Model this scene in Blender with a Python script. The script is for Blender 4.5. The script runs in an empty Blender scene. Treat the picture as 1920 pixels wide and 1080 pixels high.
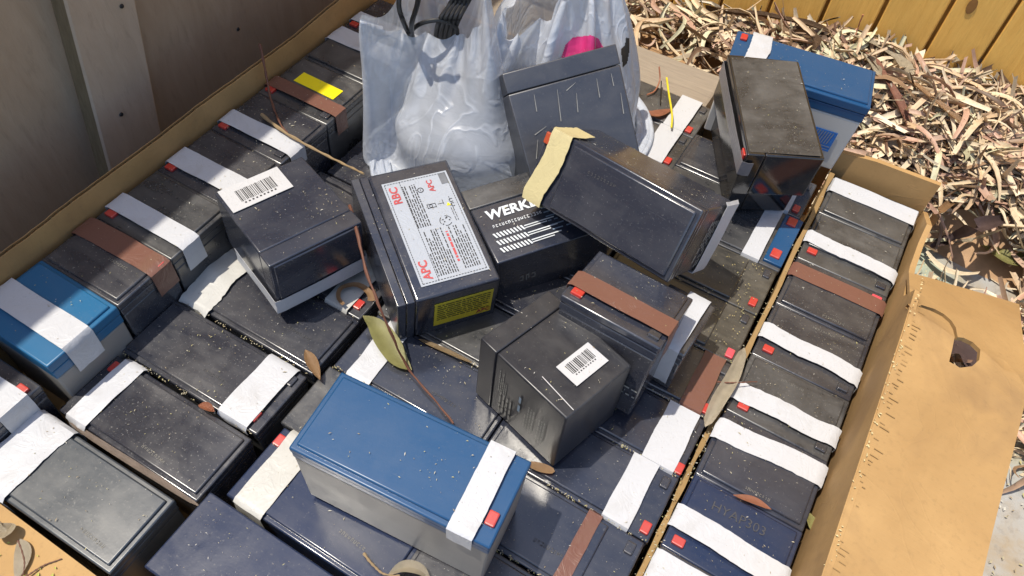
import bpy, bmesh, math, random
import numpy as np
from mathutils import Matrix, Vector, noise
R = math.radians
rnd = random.Random(7)
scene = bpy.context.scene
col = scene.collection

# ------------------------------------------------------------------ camera
CAM = Vector((0.0, 0.0, 0.79)); FPX = 1440.0
def rot_wc(rx, ry, rz):
    cx, sx, cy, sy, cz, sz = math.cos(rx), math.sin(rx), math.cos(ry), math.sin(ry), math.cos(rz), math.sin(rz)
    return (Matrix(((cz, -sz, 0), (sz, cz, 0), (0, 0, 1))) @ Matrix(((cy, 0, -sy), (0, 1, 0), (sy, 0, cy)))
            @ Matrix(((1, 0, 0), (0, cx, -sx), (0, sx, cx))))
MW = rot_wc(2.54296207, -0.26791726, 0.47049245)      # world -> (right, down, forward)
rows = [MW[0], -MW[1], -MW[2]]
cd = bpy.data.cameras.new('camera'); cam = bpy.data.objects.new('camera', cd); col.objects.link(cam)
cam.matrix_world = Matrix.Translation(CAM) @ Matrix([tuple(r) for r in rows]).transposed().to_4x4()
cd.sensor_width = 36; cd.lens = 36 * FPX / 1920; cd.clip_start = 0.02; cd.clip_end = 500
scene.camera = cam

def ray(u, v):
    return MW.transposed() @ Vector(((u - 960) / FPX, (v - 540) / FPX, 1.0))
def at(u, v, z):                 # point of height z seen at (u, v) of the 1920x1080 photograph
    d = ray(u, v); return CAM + d * ((z - CAM.z) / d.z)
def atx(u, v, x):
    d = ray(u, v); return CAM + d * ((x - CAM.x) / d.x)
def aty(u, v, y):
    d = ray(u, v); return CAM + d * ((y - CAM.y) / d.y)

# ------------------------------------------------------------------ sky, sun, exposure
SUN_EL, SUN_AZ = R(71), math.atan2(-0.50, -0.87)       # azimuth as angle from +X towards +Y
sdir = Vector((math.cos(SUN_EL) * math.cos(SUN_AZ), math.cos(SUN_EL) * math.sin(SUN_AZ), math.sin(SUN_EL)))
w = bpy.data.worlds.new('World'); scene.world = w; w.use_nodes = True
nt = w.node_tree; bg = nt.nodes['Background']
sky = nt.nodes.new('ShaderNodeTexSky'); sky.sky_type = 'NISHITA'; sky.sun_disc = False
sky.sun_elevation = SUN_EL; sky.sun_rotation = math.pi / 2 - SUN_AZ
sky.air_density = 1.0; sky.dust_density = 1.5; sky.ozone_density = 1.0
nt.links.new(sky.outputs[0], bg.inputs[0]); bg.inputs[1].default_value = 0.15
sl = bpy.data.lights.new('sun', 'SUN'); sl.energy = 3.6; sl.angle = R(0.7); sl.color = (1.0, 0.92, 0.79)
so = bpy.data.objects.new('sun', sl); col.objects.link(so); so.location = (2, -2, 6)
so.rotation_euler = sdir.to_track_quat('Z', 'Y').to_euler()
scene.view_settings.view_transform = 'Standard'; scene.view_settings.look = 'None'
scene.view_settings.gamma = 1; scene.view_settings.exposure = 0.52

# ------------------------------------------------------------------ materials
def new_mat(name):
    m = bpy.data.materials.new(name); m.use_nodes = True
    return m, m.node_tree, m.node_tree.nodes['Principled BSDF']
def N(t, typ, **kw):
    n = t.nodes.new(typ)
    for k, v in kw.items(): setattr(n, k, v)
    return n
def ramp(t, src, stops):
    r = N(t, 'ShaderNodeValToRGB'); e = r.color_ramp.elements
    while len(e) < len(stops): e.new(0.5)
    for i, (p, c) in enumerate(stops):
        e[i].position = p; e[i].color = (c if len(c) == 4 else tuple(c) + (1,)) if hasattr(c, '__len__') else (c, c, c, 1)
    t.links.new(src, r.inputs[0]); return r.outputs[0]
def coords(t, space='Object', scale=(1, 1, 1), jitter=True):
    tc = N(t, 'ShaderNodeTexCoord'); mp = N(t, 'ShaderNodeMapping'); mp.inputs['Scale'].default_value = scale
    src = tc.outputs[space]
    if jitter:
        oi = N(t, 'ShaderNodeObjectInfo'); ml = N(t, 'ShaderNodeMath', operation='MULTIPLY'); ml.inputs[1].default_value = 37.0
        t.links.new(oi.outputs['Random'], ml.inputs[0]); va = N(t, 'ShaderNodeVectorMath', operation='ADD')
        t.links.new(src, va.inputs[0]); t.links.new(ml.outputs[0], va.inputs[1]); src = va.outputs[0]
    t.links.new(src, mp.inputs[0]); return mp.outputs[0]
def noise_tex(t, vec, scale, detail=5, rough=0.6, dist=0.0):
    n = N(t, 'ShaderNodeTexNoise'); n.inputs['Scale'].default_value = scale; n.inputs['Detail'].default_value = detail
    n.inputs['Roughness'].default_value = rough; n.inputs['Distortion'].default_value = dist
    t.links.new(vec, n.inputs['Vector']); return n.outputs['Fac']
def mixc(t, fac, a, b):
    m = N(t, 'ShaderNodeMix', data_type='RGBA')
    if hasattr(fac, 'type'): t.links.new(fac, m.inputs[0])
    else: m.inputs[0].default_value = fac
    for s, v in ((m.inputs[6], a), (m.inputs[7], b)):
        if hasattr(v, 'type'): t.links.new(v, s)
        else: s.default_value = tuple(v) + (1,)
    return m.outputs[2]
def math_n(t, op, a, b):
    m = N(t, 'ShaderNodeMath', operation=op)
    for s, v in ((m.inputs[0], a), (m.inputs[1], b)):
        if hasattr(v, 'type'): t.links.new(v, s)
        else: s.default_value = v
    return m.outputs[0]
def bump(t, p, h, strength=0.2, dist=0.001):
    b = N(t, 'ShaderNodeBump'); b.inputs['Strength'].default_value = strength; b.inputs['Distance'].default_value = dist
    t.links.new(h, b.inputs['Height']); t.links.new(b.outputs[0], p.inputs['Normal'])

def plastic(name, base, dust=0.5, rough=0.16, dustcol=(0.25, 0.23, 0.195), ior=1.75):
    m, t, p = new_mat(name); v = coords(t)
    n1 = noise_tex(t, v, 22, 6, 0.65, 0.4); n2 = noise_tex(t, v, 430, 3, 0.75); n3 = noise_tex(t, v, 7, 3, 0.5)
    sm = noise_tex(t, coords(t, scale=(9, 42, 30)), 1.0, 4, 0.6, 1.0)
    film = ramp(t, math_n(t, 'ADD', math_n(t, 'MULTIPLY', n1, 0.55), math_n(t, 'MULTIPLY', sm, 0.45)), [(0.42, 0.0), (0.68, 1.0)])
    speck = ramp(t, n2, [(0.60, 0.0), (0.68, 1.0)])
    f = math_n(t, 'MULTIPLY', film, math_n(t, 'ADD', math_n(t, 'MULTIPLY', n3, 0.7), 0.1))
    f = math_n(t, 'MAXIMUM', math_n(t, 'MULTIPLY', f, 0.50), math_n(t, 'MULTIPLY', speck, 0.30))
    f = math_n(t, 'MULTIPLY', f, dust)
    # scratches: stretched fine noise
    vs = coords(t, scale=(60, 900, 300)); sc = ramp(t, noise_tex(t, vs, 1.0, 2, 0.5, 0.3), [(0.70, 0.0), (0.76, 1.0)])
    f0 = math_n(t, 'ADD', f, 0.035 * dust)
    c = mixc(t, f0, base, dustcol)
    c = mixc(t, math_n(t, 'MULTIPLY', sc, 0.10), c, tuple(min(1, b * 0.6 + 0.16) for b in base))
    t.links.new(c, p.inputs['Base Color'])
    r = math_n(t, 'ADD', math_n(t, 'MULTIPLY', f, 0.55), math_n(t, 'ADD', math_n(t, 'MULTIPLY', n1, 0.14), rough - 0.05))
    t.links.new(r, p.inputs['Roughness']); p.inputs['IOR'].default_value = ior
    bump(t, p, n2, 0.08, 0.0004)
    return m
MAT = {}
MAT['black'] = plastic('black_abs', (0.016, 0.018, 0.028), 1.0, 0.16, (0.225, 0.215, 0.20))
MAT['black_gloss'] = plastic('gloss_black_abs', (0.008, 0.008, 0.010), 0.35, 0.07)
MAT['black_clean'] = plastic('dark_abs', (0.016, 0.020, 0.035), 0.7, 0.14, (0.215, 0.21, 0.205))
MAT['black_dusty'] = plastic('dusty_black_abs', (0.018, 0.0195, 0.024), 1.35, 0.25, (0.225, 0.218, 0.205))
MAT['charcoal'] = plastic('charcoal_abs', (0.026, 0.036, 0.050), 0.6, 0.28)
MAT['graphite'] = plastic('graphite_abs', (0.029, 0.032, 0.043), 0.6, 0.33, (0.22, 0.215, 0.21))
MAT['navy'] = plastic('navy_abs', (0.010, 0.0195, 0.054), 0.4, 0.17, ior=1.6)
MAT['blue'] = plastic('blue_abs', (0.007, 0.058, 0.155), 0.18, 0.30, ior=1.5)
MAT['light_blue'] = plastic('light_blue_abs', (0.012, 0.108, 0.235), 0.25, 0.3, ior=1.5)
MAT['grey'] = plastic('grey_case', (0.23, 0.218, 0.203), 0.35, 0.45)
MAT['grey_light'] = plastic('light_grey_case', (0.46, 0.46, 0.45), 0.3, 0.4)
MAT['black_matte'] = plastic('matt_black_abs', (0.011, 0.0122, 0.018), 0.6, 0.30, (0.215, 0.205, 0.19), ior=1.5)
MAT['black_pollen'] = plastic('pollen_caked_abs', (0.020, 0.020, 0.020), 1.3, 0.30, (0.22, 0.19, 0.135))
MAT['red'] = plastic('red_cap', (0.45, 0.020, 0.013), 0.7, 0.3)
MAT['orange_red'] = plastic('orange_cap', (0.40, 0.055, 0.012), 0.2, 0.35)
MAT['pink'] = plastic('pink_cap', (0.65, 0.06, 0.09), 0.25, 0.3)

def tape_mat(name, base, rough, dirt):
    m, t, p = new_mat(name); v = coords(t)
    n1 = noise_tex(t, v, 30, 5, 0.6, 0.5); n2 = noise_tex(t, v, 320, 3, 0.7)
    f = math_n(t, 'ADD', math_n(t, 'MULTIPLY', ramp(t, n1, [(0.55, 0.0), (0.80, 1.0)]), 0.45 * dirt),
               math_n(t, 'MULTIPLY', ramp(t, n2, [(0.66, 0.0), (0.74, 1.0)]), 0.5 * dirt))
    t.links.new(mixc(t, f, base, (0.19, 0.15, 0.09)), p.inputs['Base Color'])
    p.inputs['Roughness'].default_value = rough; p.inputs['IOR'].default_value = 1.45
    vs = coords(t, scale=(1, 1, 1)); wv = ramp(t, noise_tex(t, vs, 55, 3, 0.5, 2.0), [(0.36, 0.0), (0.50, 1.0), (0.62, 0.1)])
    bump(t, p, wv, 0.20, 0.0008)
    return m
MAT['tape'] = tape_mat('white_tape', (0.47, 0.48, 0.505), 0.38, 0.6)
MAT['tape_dirty'] = tape_mat('soiled_white_tape', (0.44, 0.435, 0.41), 0.45, 1.3)
MAT['brown_tape'] = tape_mat('brown_tape', (0.155, 0.072, 0.052), 0.30, 0.5)
MAT['mask_tape'] = tape_mat('masking_tape', (0.55, 0.47, 0.25), 0.55, 0.7)
MAT['tape_grey'] = tape_mat('grey_film_tape', (0.17, 0.165, 0.18), 0.3, 0.5)
MAT['paper'] = tape_mat('white_sticker', (0.48, 0.48, 0.49), 0.5, 0.5)
MAT['silver_label'] = tape_mat('silver_label', (0.36, 0.39, 0.44), 0.30, 0.25)
MAT['yellow_label'] = tape_mat('yellow_label', (0.80, 0.66, 0.04), 0.4, 0.3)
MAT['bright_yellow'] = tape_mat('bright_yellow_sticker', (0.86, 0.70, 0.010), 0.4, 0.1)
MAT['blue_label'] = tape_mat('blue_print', (0.022, 0.13, 0.42), 0.4, 0.2)

def flat(name, c, rough=0.5, bumpy=0):
    m, t, p = new_mat(name); v = coords(t); n = noise_tex(t, v, 90, 4, 0.6)
    t.links.new(mixc(t, ramp(t, n, [(0.3, 0.0), (0.75, 1.0)]), c, tuple(x * 0.72 for x in c)), p.inputs['Base Color'])
    p.inputs['Roughness'].default_value = rough
    if bumpy: bump(t, p, n, bumpy, 0.001)
    return m
MAT['ink'] = flat('black_ink', (0.02, 0.02, 0.022), 0.5)
MAT['dark_ink'] = flat('brown_ink', (0.10, 0.085, 0.02), 0.5)
MAT['grey_ink'] = flat('grey_ink', (0.16, 0.17, 0.19), 0.5)
MAT['emboss'] = flat('embossed_code', (0.16, 0.155, 0.14), 0.4)
MAT['emboss_dim'] = flat('embossed_code_dim', (0.062, 0.062, 0.066), 0.4)
MAT['white_ink'] = flat('white_print', (0.66, 0.70, 0.74), 0.5)
MAT['pale_ink'] = flat('pale_print', (0.27, 0.27, 0.255), 0.5)
MAT['bluegrey_ink'] = flat('blue_grey_print', (0.20, 0.27, 0.36), 0.5)
MAT['red_ink'] = flat('red_print', (0.50, 0.07, 0.075), 0.5)
MAT['twig'] = flat('red_brown_twig', (0.14, 0.055, 0.032), 0.6, 0.6)
MAT['twig_pale'] = flat('pale_twig', (0.30, 0.21, 0.11), 0.7, 0.6)
MAT['leaf_green'] = flat('dry_olive_leaf', (0.36, 0.34, 0.13), 0.5, 0.3)
MAT['leaf_tan'] = flat('tan_leaf', (0.40, 0.24, 0.12), 0.6, 0.4)
MAT['leaf_pink'] = flat('salmon_leaf', (0.44, 0.18, 0.10), 0.6, 0.4)
MAT['leaf_pale'] = flat('bleached_leaf', (0.52, 0.45, 0.33), 0.6, 0.4)
MAT['bark_pink'] = flat('pink_bark', (0.36, 0.17, 0.115), 0.7, 0.6)
MAT['bark_grey'] = flat('grey_bark', (0.30, 0.235, 0.19), 0.75, 0.6)
MAT['bark_purple'] = flat('purple_brown_bark', (0.13, 0.085, 0.08), 0.75, 0.6)
MAT['bark_brown'] = flat('brown_bark', (0.17, 0.105, 0.06), 0.8, 0.8)
MAT['score'] = flat('score_line', (0.37, 0.225, 0.085), 0.8)
MAT['cable'] = flat('black_cable', (0.012, 0.012, 0.013), 0.4)
MAT['cable_yellow'] = flat('yellow_cable', (0.70, 0.58, 0.02), 0.4)
MAT['cable_copper'] = flat('copper_wire', (0.34, 0.13, 0.07), 0.45)
MAT['pink_print'] = flat('magenta_print', (0.72, 0.045, 0.22), 0.45)

def card_mat(name, axis, base=(0.46, 0.285, 0.115)):
    m, t, p = new_mat(name); v = coords(t, jitter=False)
    n1 = noise_tex(t, v, 9, 5, 0.6, 0.3); n2 = noise_tex(t, v, 240, 3, 0.6)
    vs = coords(t, jitter=False, scale=(900 if axis == 'x' else 14, 900 if axis == 'y' else 14, 14)); fib = noise_tex(t, vs, 1.0, 2, 0.5)
    c = mixc(t, ramp(t, n1, [(0.3, 0.0), (0.75, 1.0)]), base, tuple(x * y for x, y in zip(base, (0.70, 0.66, 0.60))))
    c = mixc(t, math_n(t, 'MULTIPLY', ramp(t, n2, [(0.55, 0.0), (0.75, 1.0)]), 0.35), c, tuple(x * 0.55 for x in base))
    c = mixc(t, math_n(t, 'MULTIPLY', fib, 0.22), c, tuple(x * 0.6 for x in base))
    stain = ramp(t, noise_tex(t, v, 5, 4, 0.7, 1.0), [(0.56, 0.0), (0.72, 1.0)])
    c = mixc(t, math_n(t, 'MULTIPLY', stain, 0.45), c, (0.17, 0.10, 0.05))
    t.links.new(c, p.inputs['Base Color']); p.inputs['Roughness'].default_value = 0.8
    cr = ramp(t, noise_tex(t, v, 11, 2, 0.5, 1.6), [(0.485, 0.0), (0.50, 1.0), (0.515, 0.0)])
    bump(t, p, math_n(t, 'ADD', math_n(t, 'MULTIPLY', fib, 0.6), cr), 0.13, 0.0009); return m
MAT['card_y'] = card_mat('cardboard_ribbed_along_x', 'y')
MAT['card_x'] = card_mat('cardboard_ribbed_along_y', 'x')
MAT['card_dirty'] = card_mat('soiled_cardboard', 'y', (0.34, 0.22, 0.09))

def wood_mat(name, base, dark, axis='z', grain=220, knots=True, rough=0.6):
    m, t, p = new_mat(name)
    sc = {'x': (3, 40, 40), 'y': (40, 3, 40), 'z': (40, 40, 3)}[axis]
    if 'weathered' in name: sc = (9, 9, 2.2)
    v = coords(t, scale=sc); v2 = coords(t)
    g = noise_tex(t, v, 4.0, 6, 0.65, 1.2); g2 = noise_tex(t, v2, 6, 4, 0.6, 0.5); g3 = noise_tex(t, v, 14, 4, 0.7, 0.4)
    c = mixc(t, ramp(t, g, [(0.35, 0.0), (0.70, 1.0)]), base, dark)
    c = mixc(t, math_n(t, 'MULTIPLY', ramp(t, g3, [(0.55, 0.0), (0.72, 1.0)]), 0.35), c, tuple(x * 0.55 for x in dark))
    c = mixc(t, math_n(t, 'MULTIPLY', ramp(t, g2, [(0.45, 0.0), (0.75, 1.0)]), 0.45), c, tuple(x * 0.72 for x in base))
    t.links.new(c, p.inputs['Base Color']); p.inputs['Roughness'].default_value = rough
    bump(t, p, g3, 0.35, 0.0015); return m
MAT['cedar'] = wood_mat('golden_fence_timber', (0.80, 0.49, 0.125), (0.70, 0.39, 0.085))
MAT['cedar_knot'] = flat('fence_knot', (0.24, 0.115, 0.03), 0.6, 0.5)
MAT['ply'] = wood_mat('weathered_plywood', (0.43, 0.32, 0.22), (0.37, 0.265, 0.175), 'z', rough=0.8)
MAT['batten'] = wood_mat('weathered_batten', (0.48, 0.375, 0.28), (0.42, 0.32, 0.23), 'z', rough=0.8)
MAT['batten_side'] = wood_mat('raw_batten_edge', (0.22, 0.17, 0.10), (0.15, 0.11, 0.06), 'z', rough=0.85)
MAT['sleeper'] = wood_mat('grey_timber', (0.30, 0.25, 0.19), (0.22, 0.18, 0.14), 'x', rough=0.85)
MAT['pallet'] = wood_mat('pallet_timber', (0.26, 0.19, 0.11), (0.18, 0.12, 0.07), 'x', rough=0.85)

def ground_mat():
    m, t, p = new_mat('stained_concrete'); v = coords(t, jitter=False)
    n1 = noise_tex(t, v, 3.1, 6, 0.6, 0.4); n2 = noise_tex(t, v, 60, 5, 0.7); n3 = noise_tex(t, v, 9, 5, 0.65, 0.8)
    green = ramp(t, n1, [(0.46, 0.0), (0.54, 1.0)])
    c = mixc(t, green, (0.33, 0.33, 0.32), (0.33, 0.37, 0.29))
    c = mixc(t, math_n(t, 'MULTIPLY', ramp(t, n3, [(0.45, 0.0), (0.68, 1.0)]), 0.75), c, (0.30, 0.22, 0.12))
    c = mixc(t, math_n(t, 'MULTIPLY', ramp(t, n2, [(0.52, 0.0), (0.70, 1.0)]), 0.5), c, (0.14, 0.12, 0.10))
    t.links.new(c, p.inputs['Base Color']); p.inputs['Roughness'].default_value = 0.85
    bump(t, p, n2, 0.4, 0.002); return m
MAT['ground'] = ground_mat()

def vcol_mat(name, rough=0.6, trans=0.0):
    m, t, p = new_mat(name); a = N(t, 'ShaderNodeVertexColor', layer_name='Col')
    v = coords(t, 'Object', jitter=False); n = noise_tex(t, v, 130, 4, 0.7)
    d = N(t, 'ShaderNodeMix', data_type='RGBA', blend_type='MULTIPLY'); d.inputs[0].default_value = 0.45
    t.links.new(a.outputs[0], d.inputs[6]); t.links.new(ramp(t, n, [(0.3, 0.35), (0.7, 1.0)]), d.inputs[7])
    t.links.new(d.outputs[2], p.inputs['Base Color']); p.inputs['Roughness'].default_value = rough
    return m
MAT['litter'] = vcol_mat('dry_leaf_litter', 0.55)
MAT['flecks'] = vcol_mat('pollen_flecks', 0.8)
MAT['crown'] = flat('eucalypt_leaf', (0.07, 0.10, 0.035), 0.5)

def film_mat(name='thin_white_film', lo=0.28, hi=0.48):
    m, t, p = new_mat(name); v = coords(t, jitter=False)
    out = t.nodes['Material Output']
    n = noise_tex(t, v, 20, 4, 0.6, 1.0)
    c1 = ramp(t, noise_tex(t, coords(t, jitter=False, scale=(1, 1, 0.45)), 24, 2, 0.5, 1.6), [(0.44, 0.0), (0.50, 1.0), (0.56, 0.0)])
    c2 = ramp(t, noise_tex(t, coords(t, jitter=False, scale=(0.5, 1, 1)), 60, 2, 0.5, 1.2), [(0.42, 0.0), (0.50, 1.0), (0.58, 0.0)])
    h = math_n(t, 'ADD', c1, math_n(t, 'MULTIPLY', c2, 0.12))
    p.inputs['Base Color'].default_value = (0.66, 0.70, 0.77, 1); p.inputs['Roughness'].default_value = 0.30
    p.inputs['IOR'].default_value = 1.5
    b = N(t, 'ShaderNodeBump'); b.inputs['Strength'].default_value = 0.24; b.inputs['Distance'].default_value = 0.003
    t.links.new(h, b.inputs['Height']); t.links.new(b.outputs[0], p.inputs['Normal'])
    tl = N(t, 'ShaderNodeBsdfTranslucent'); tl.inputs[0].default_value = (0.66, 0.72, 0.82, 1); t.links.new(b.outputs[0], tl.inputs['Normal'])
    tr = N(t, 'ShaderNodeBsdfTransparent'); tr.inputs[0].default_value = (0.92, 0.94, 0.97, 1)
    m1 = N(t, 'ShaderNodeMixShader'); m1.inputs[0].default_value = 0.35
    t.links.new(p.outputs[0], m1.inputs[1]); t.links.new(tl.outputs[0], m1.inputs[2])
    m2 = N(t, 'ShaderNodeMixShader'); f = math_n(t, 'SUBTRACT', ramp(t, n, [(0.3, lo), (0.7, hi)]), math_n(t, 'MULTIPLY', c1, 0.16)); t.links.new(f, m2.inputs[0])
    t.links.new(m1.outputs[0], m2.inputs[1]); t.links.new(tr.outputs[0], m2.inputs[2])
    t.links.new(m2.outputs[0], out.inputs['Surface']); return m
MAT['film'] = film_mat(); MAT['film_white'] = film_mat('white_bag_film', 0.12, 0.28)

# ------------------------------------------------------------------ mesh helpers
def link(name, me, mat=None, parent=None, M=None):
    o = bpy.data.objects.new(name, me); col.objects.link(o)
    if mat is not None and me is not None and not me.materials: me.materials.append(MAT[mat])
    if parent is not None: o.parent = parent
    if M is not None: o.matrix_local = M
    return o
def tag(o, label=None, cat=None, group=None, kind=None):
    if label: o['label'] = label
    if cat: o['category'] = cat
    if group: o['group'] = group
    if kind: o['kind'] = kind
    return o
def empty(name, M=None):
    o = bpy.data.objects.new(name, None); col.objects.link(o); o.empty_display_size = 0.03
    if M is not None: o.matrix_world = M
    return o
def bm_box(bm, x0, x1, y0, y1, z0, z1, bev=0.0, seg=2):
    r = bmesh.ops.create_cube(bm, size=1.0); vs = r['verts']
    for v in vs:
        v.co = Vector((x0 if v.co.x < 0 else x1, y0 if v.co.y < 0 else y1, z0 if v.co.z < 0 else z1))
    if bev > 0:
        es = list({e for v in vs for e in v.link_edges})
        bmesh.ops.bevel(bm, geom=es, offset=bev, segments=seg, affect='EDGES', profile=0.6)
def finish(bm, name, smooth=False):
    bmesh.ops.recalc_face_normals(bm, faces=bm.faces)
    me = bpy.data.meshes.new(name); bm.to_mesh(me); bm.free()
    if smooth == 'box':
        big = max(f.area for f in me.polygons) * .04
        for f in me.polygons: f.use_smooth = f.area < big
    elif smooth:
        for f in me.polygons: f.use_smooth = True
        me.set_sharp_from_angle(angle=R(42))
    return me
_cache = {}
def box_mesh(x0, x1, y0, y1, z0, z1, bev=0.0, key=None):
    k = (round(x0, 5), round(x1, 5), round(y0, 5), round(y1, 5), round(z0, 5), round(z1, 5), bev, key)
    if k not in _cache:
        bm = bmesh.new(); bm_box(bm, x0, x1, y0, y1, z0, z1, bev); me = finish(bm, 'box', 'box' if bev > 0 else False)
        _cache[k] = me
    return _cache[k]
def box(name, d, mat, parent=None, bev=0.0, M=None):
    return link(name, box_mesh(*d, bev, mat), mat, parent, M)
def tube_mesh(pts, rad, n=7, name='tube'):
    bm = bmesh.new(); pts = [Vector(p) for p in pts]; rings = []
    up = Vector((0.13, 0.21, 0.97))
    for i, p in enumerate(pts):
        d = (pts[min(i + 1, len(pts) - 1)] - pts[max(i - 1, 0)]).normalized()
        a = d.cross(up)
        if a.length < 1e-4: a = d.cross(Vector((1, 0, 0)))
        a.normalize(); b = d.cross(a); r = rad(i / (len(pts) - 1)) if callable(rad) else rad
        rings.append([bm.verts.new(p + (a * math.cos(2 * math.pi * k / n) + b * math.sin(2 * math.pi * k / n)) * r) for k in range(n)])
    for i in range(len(rings) - 1):
        for k in range(n): bm.faces.new((rings[i][k], rings[i][(k + 1) % n], rings[i + 1][(k + 1) % n], rings[i + 1][k]))
    bm.faces.new(rings[0]); bm.faces.new(rings[-1])
    return finish(bm, name, True)
def spline(pts, n):
    pts = [Vector(p) for p in pts]; P = [pts[0] * 2 - pts[1]] + pts + [pts[-1] * 2 - pts[-2]]; out = []
    m = len(pts) - 1
    for i in range(n + 1):
        t = i / n * m; k = min(int(t), m - 1); f = t - k; a, b, c, d = P[k:k + 4]
        out.append(0.5 * ((2 * b) + (c - a) * f + (2 * a - 5 * b + 4 * c - d) * f * f + (3 * b - a - 3 * c + d) * f ** 3))
    return out
def blade_mesh(pts, wid, curl=0.3, thick=0.0006, nrm=Vector((0, 0, 1)), name='blade', twist=0.0, cross=4):
    """a leaf or bark strip: centre line pts, half width wid(t), edges lifted by curl"""
    bm = bmesh.new(); pts = [Vector(p) for p in pts]; n = len(pts); top = []
    for i, p in enumerate(pts):
        t = i / (n - 1); d = (pts[min(i + 1, n - 1)] - pts[max(i - 1, 0)]).normalized()
        q = Matrix.Rotation(twist * (t - 0.5), 3, d); nn = q @ nrm
        s = d.cross(nn).normalized(); nn = s.cross(d); h = max(wid(t), 0.0003)
        top.append([bm.verts.new(p + s * (h * u) + nn * (abs(u) ** 1.6 * h * curl)) for u in [(-1 + 2 * k / cross) for k in range(cross + 1)]])
    for i in range(n - 1):
        for k in range(cross): bm.faces.new((top[i][k], top[i][k + 1], top[i + 1][k + 1], top[i + 1][k]))
    if thick:
        r = bmesh.ops.solidify(bm, geom=bm.faces[:], thickness=thick)
    return finish(bm, name, True)
lens = lambda h, p=0.8: (lambda t: h * max(0.0, math.sin(math.pi * min(1, max(0, t)))) ** p)
def strip_w(h, seed=0):
    return lambda t: h * (0.75 + 0.45 * noise.noise(Vector((t * 4, seed, 0)))) * min(1, 6 * t + 0.3, 6 * (1 - t) + 0.3)

def tape_mesh(L, W, H, axis, pos, width, drops, seed, thick=0.00025, lift=0.0006, slack=0.0012, rag=0.0012, skew=0.0):
    """tape that goes over the lid across the battery and a little way down both sides.  axis = direction it runs in"""
    rr = random.Random(seed); half = (L if axis == 'x' else W) / 2 + 0.0013; n = 30; pathp = []
    d0, d1 = drops
    tot = d0 + 2 * half + d1
    for i in range(n + 1):
        s = tot * i / n
        if s < d0: a, z, e = -half - lift, H - (d0 - s), 0
        elif s < d0 + 2 * half: a, z, e = s - d0 - half, H + lift, 1
        else: a, z, e = half + lift, H - (s - d0 - 2 * half), 0
        pathp.append((a, z, e))
    bm = bmesh.new(); rows_ = []; m = 6
    for i, (a, z, e) in enumerate(pathp):
        t = i / n; c = pos + skew * (t - 0.5) + rag * 1.2 * noise.noise(Vector((t * 3.1, seed * 1.7, 0.3)))
        wl = width * (1 + 0.07 * noise.noise(Vector((t * 4.3, seed * 2.1, 5.0))))
        row = []
        for k in range(m + 1):
            v = k / m - 0.5
            zz = z + (slack * .42 * (0.8 + noise.noise(Vector((t * 5 + 0.5 * v, seed, v * 2)))) * math.sin(math.pi * min(1, max(0, (a / half + 1) / 2))) if e else 0)
            aa = a + (0 if e else math.copysign(slack * 0.5 * (1 + noise.noise(Vector((t * 9, v * 3, seed)))), a))
            b = c + wl * v + rag * 0.35 * noise.noise(Vector((t * 22, v * 2 + seed, 1.0)))
            row.append(bm.verts.new((aa, b, zz) if axis == 'x' else (b, aa, zz)))
        rows_.append(row)
    for i in range(n):
        for k in range(m): bm.faces.new((rows_[i][k], rows_[i][k + 1], rows_[i + 1][k + 1], rows_[i + 1][k]))
    bmesh.ops.recalc_face_normals(bm, faces=bm.faces)
    bmesh.ops.solidify(bm, geom=bm.faces[:], thickness=-thick)
    return finish(bm, 'tape', True)

def quads_mesh(rects, z=0.0, name='print'):
    """flat print made of rectangles (cx, cy, w, h) or 4-corner lists, in the XY plane"""
    bm = bmesh.new()
    for q in rects:
        if len(q) == 4 and not hasattr(q[0], '__len__'):
            cx, cy, ww, hh = q; P = [(cx - ww / 2, cy - hh / 2), (cx + ww / 2, cy - hh / 2), (cx + ww / 2, cy + hh / 2), (cx - ww / 2, cy + hh / 2)]
        else: P = q
        bm.faces.new([bm.verts.new((a, b, z)) for a, b in P])
    me = bpy.data.meshes.new(name); bm.to_mesh(me); bm.free(); return me
def text_mesh(s, size, extrude=0.00015, bold=0.0, name='lettering', spacing=1.0, shear=0.0):
    cu = bpy.data.curves.new('txt', 'FONT'); cu.body = s; cu.size = size; cu.extrude = extrude; cu.offset = bold
    cu.align_x = 'CENTER'; cu.align_y = 'CENTER'; cu.space_character = spacing; cu.shear = shear; cu.resolution_u = 2
    o = bpy.data.objects.new('txt', cu); col.objects.link(o)
    dg = bpy.context.evaluated_depsgraph_get(); me = bpy.data.meshes.new_from_object(o.evaluated_get(dg))
    bpy.data.objects.remove(o); bpy.data.curves.remove(cu); me.name = name; return me
def scribble(seed, w, h, n=9):
    """a short row of illegible marks"""
    rr = random.Random(seed); r = []; x = -w / 2
    for i in range(n):
        ww = w / n * rr.uniform(0.45, 0.9)
        hh = h * rr.uniform(0.6, 1.0); c = x + w / n / 2
        if rr.random() < 0.5: r += [(c - ww * .35, 0, ww * .25, hh), (c + ww * .3, hh * .1, ww * .25, hh * .8), (c, hh * rr.choice((-.35, 0, .35)), ww * .7, h * .2)]
        else: r += [(c, hh * .36, ww * .8, h * .2), (c, -hh * .36, ww * .8, h * .2), (c - ww * rr.choice((-.3, .3)), 0, ww * .25, hh)]
        x += w / n
    return r
def barcode(seed, w, h):
    rr = random.Random(seed); r = []; x = -w / 2
    while x < w / 2:
        b = rr.choice((0.00045, 0.0007, 0.0011)); r.append((x + b / 2, h * .06, b, h * rr.choice((.86, .86, .8)))); x += b + rr.choice((0.0005, 0.0008, 0.0011))
    for i in range(9): r.append((-w * .42 + i * w * .105, -h * .5, w * .05, h * .1))
    return r
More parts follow.
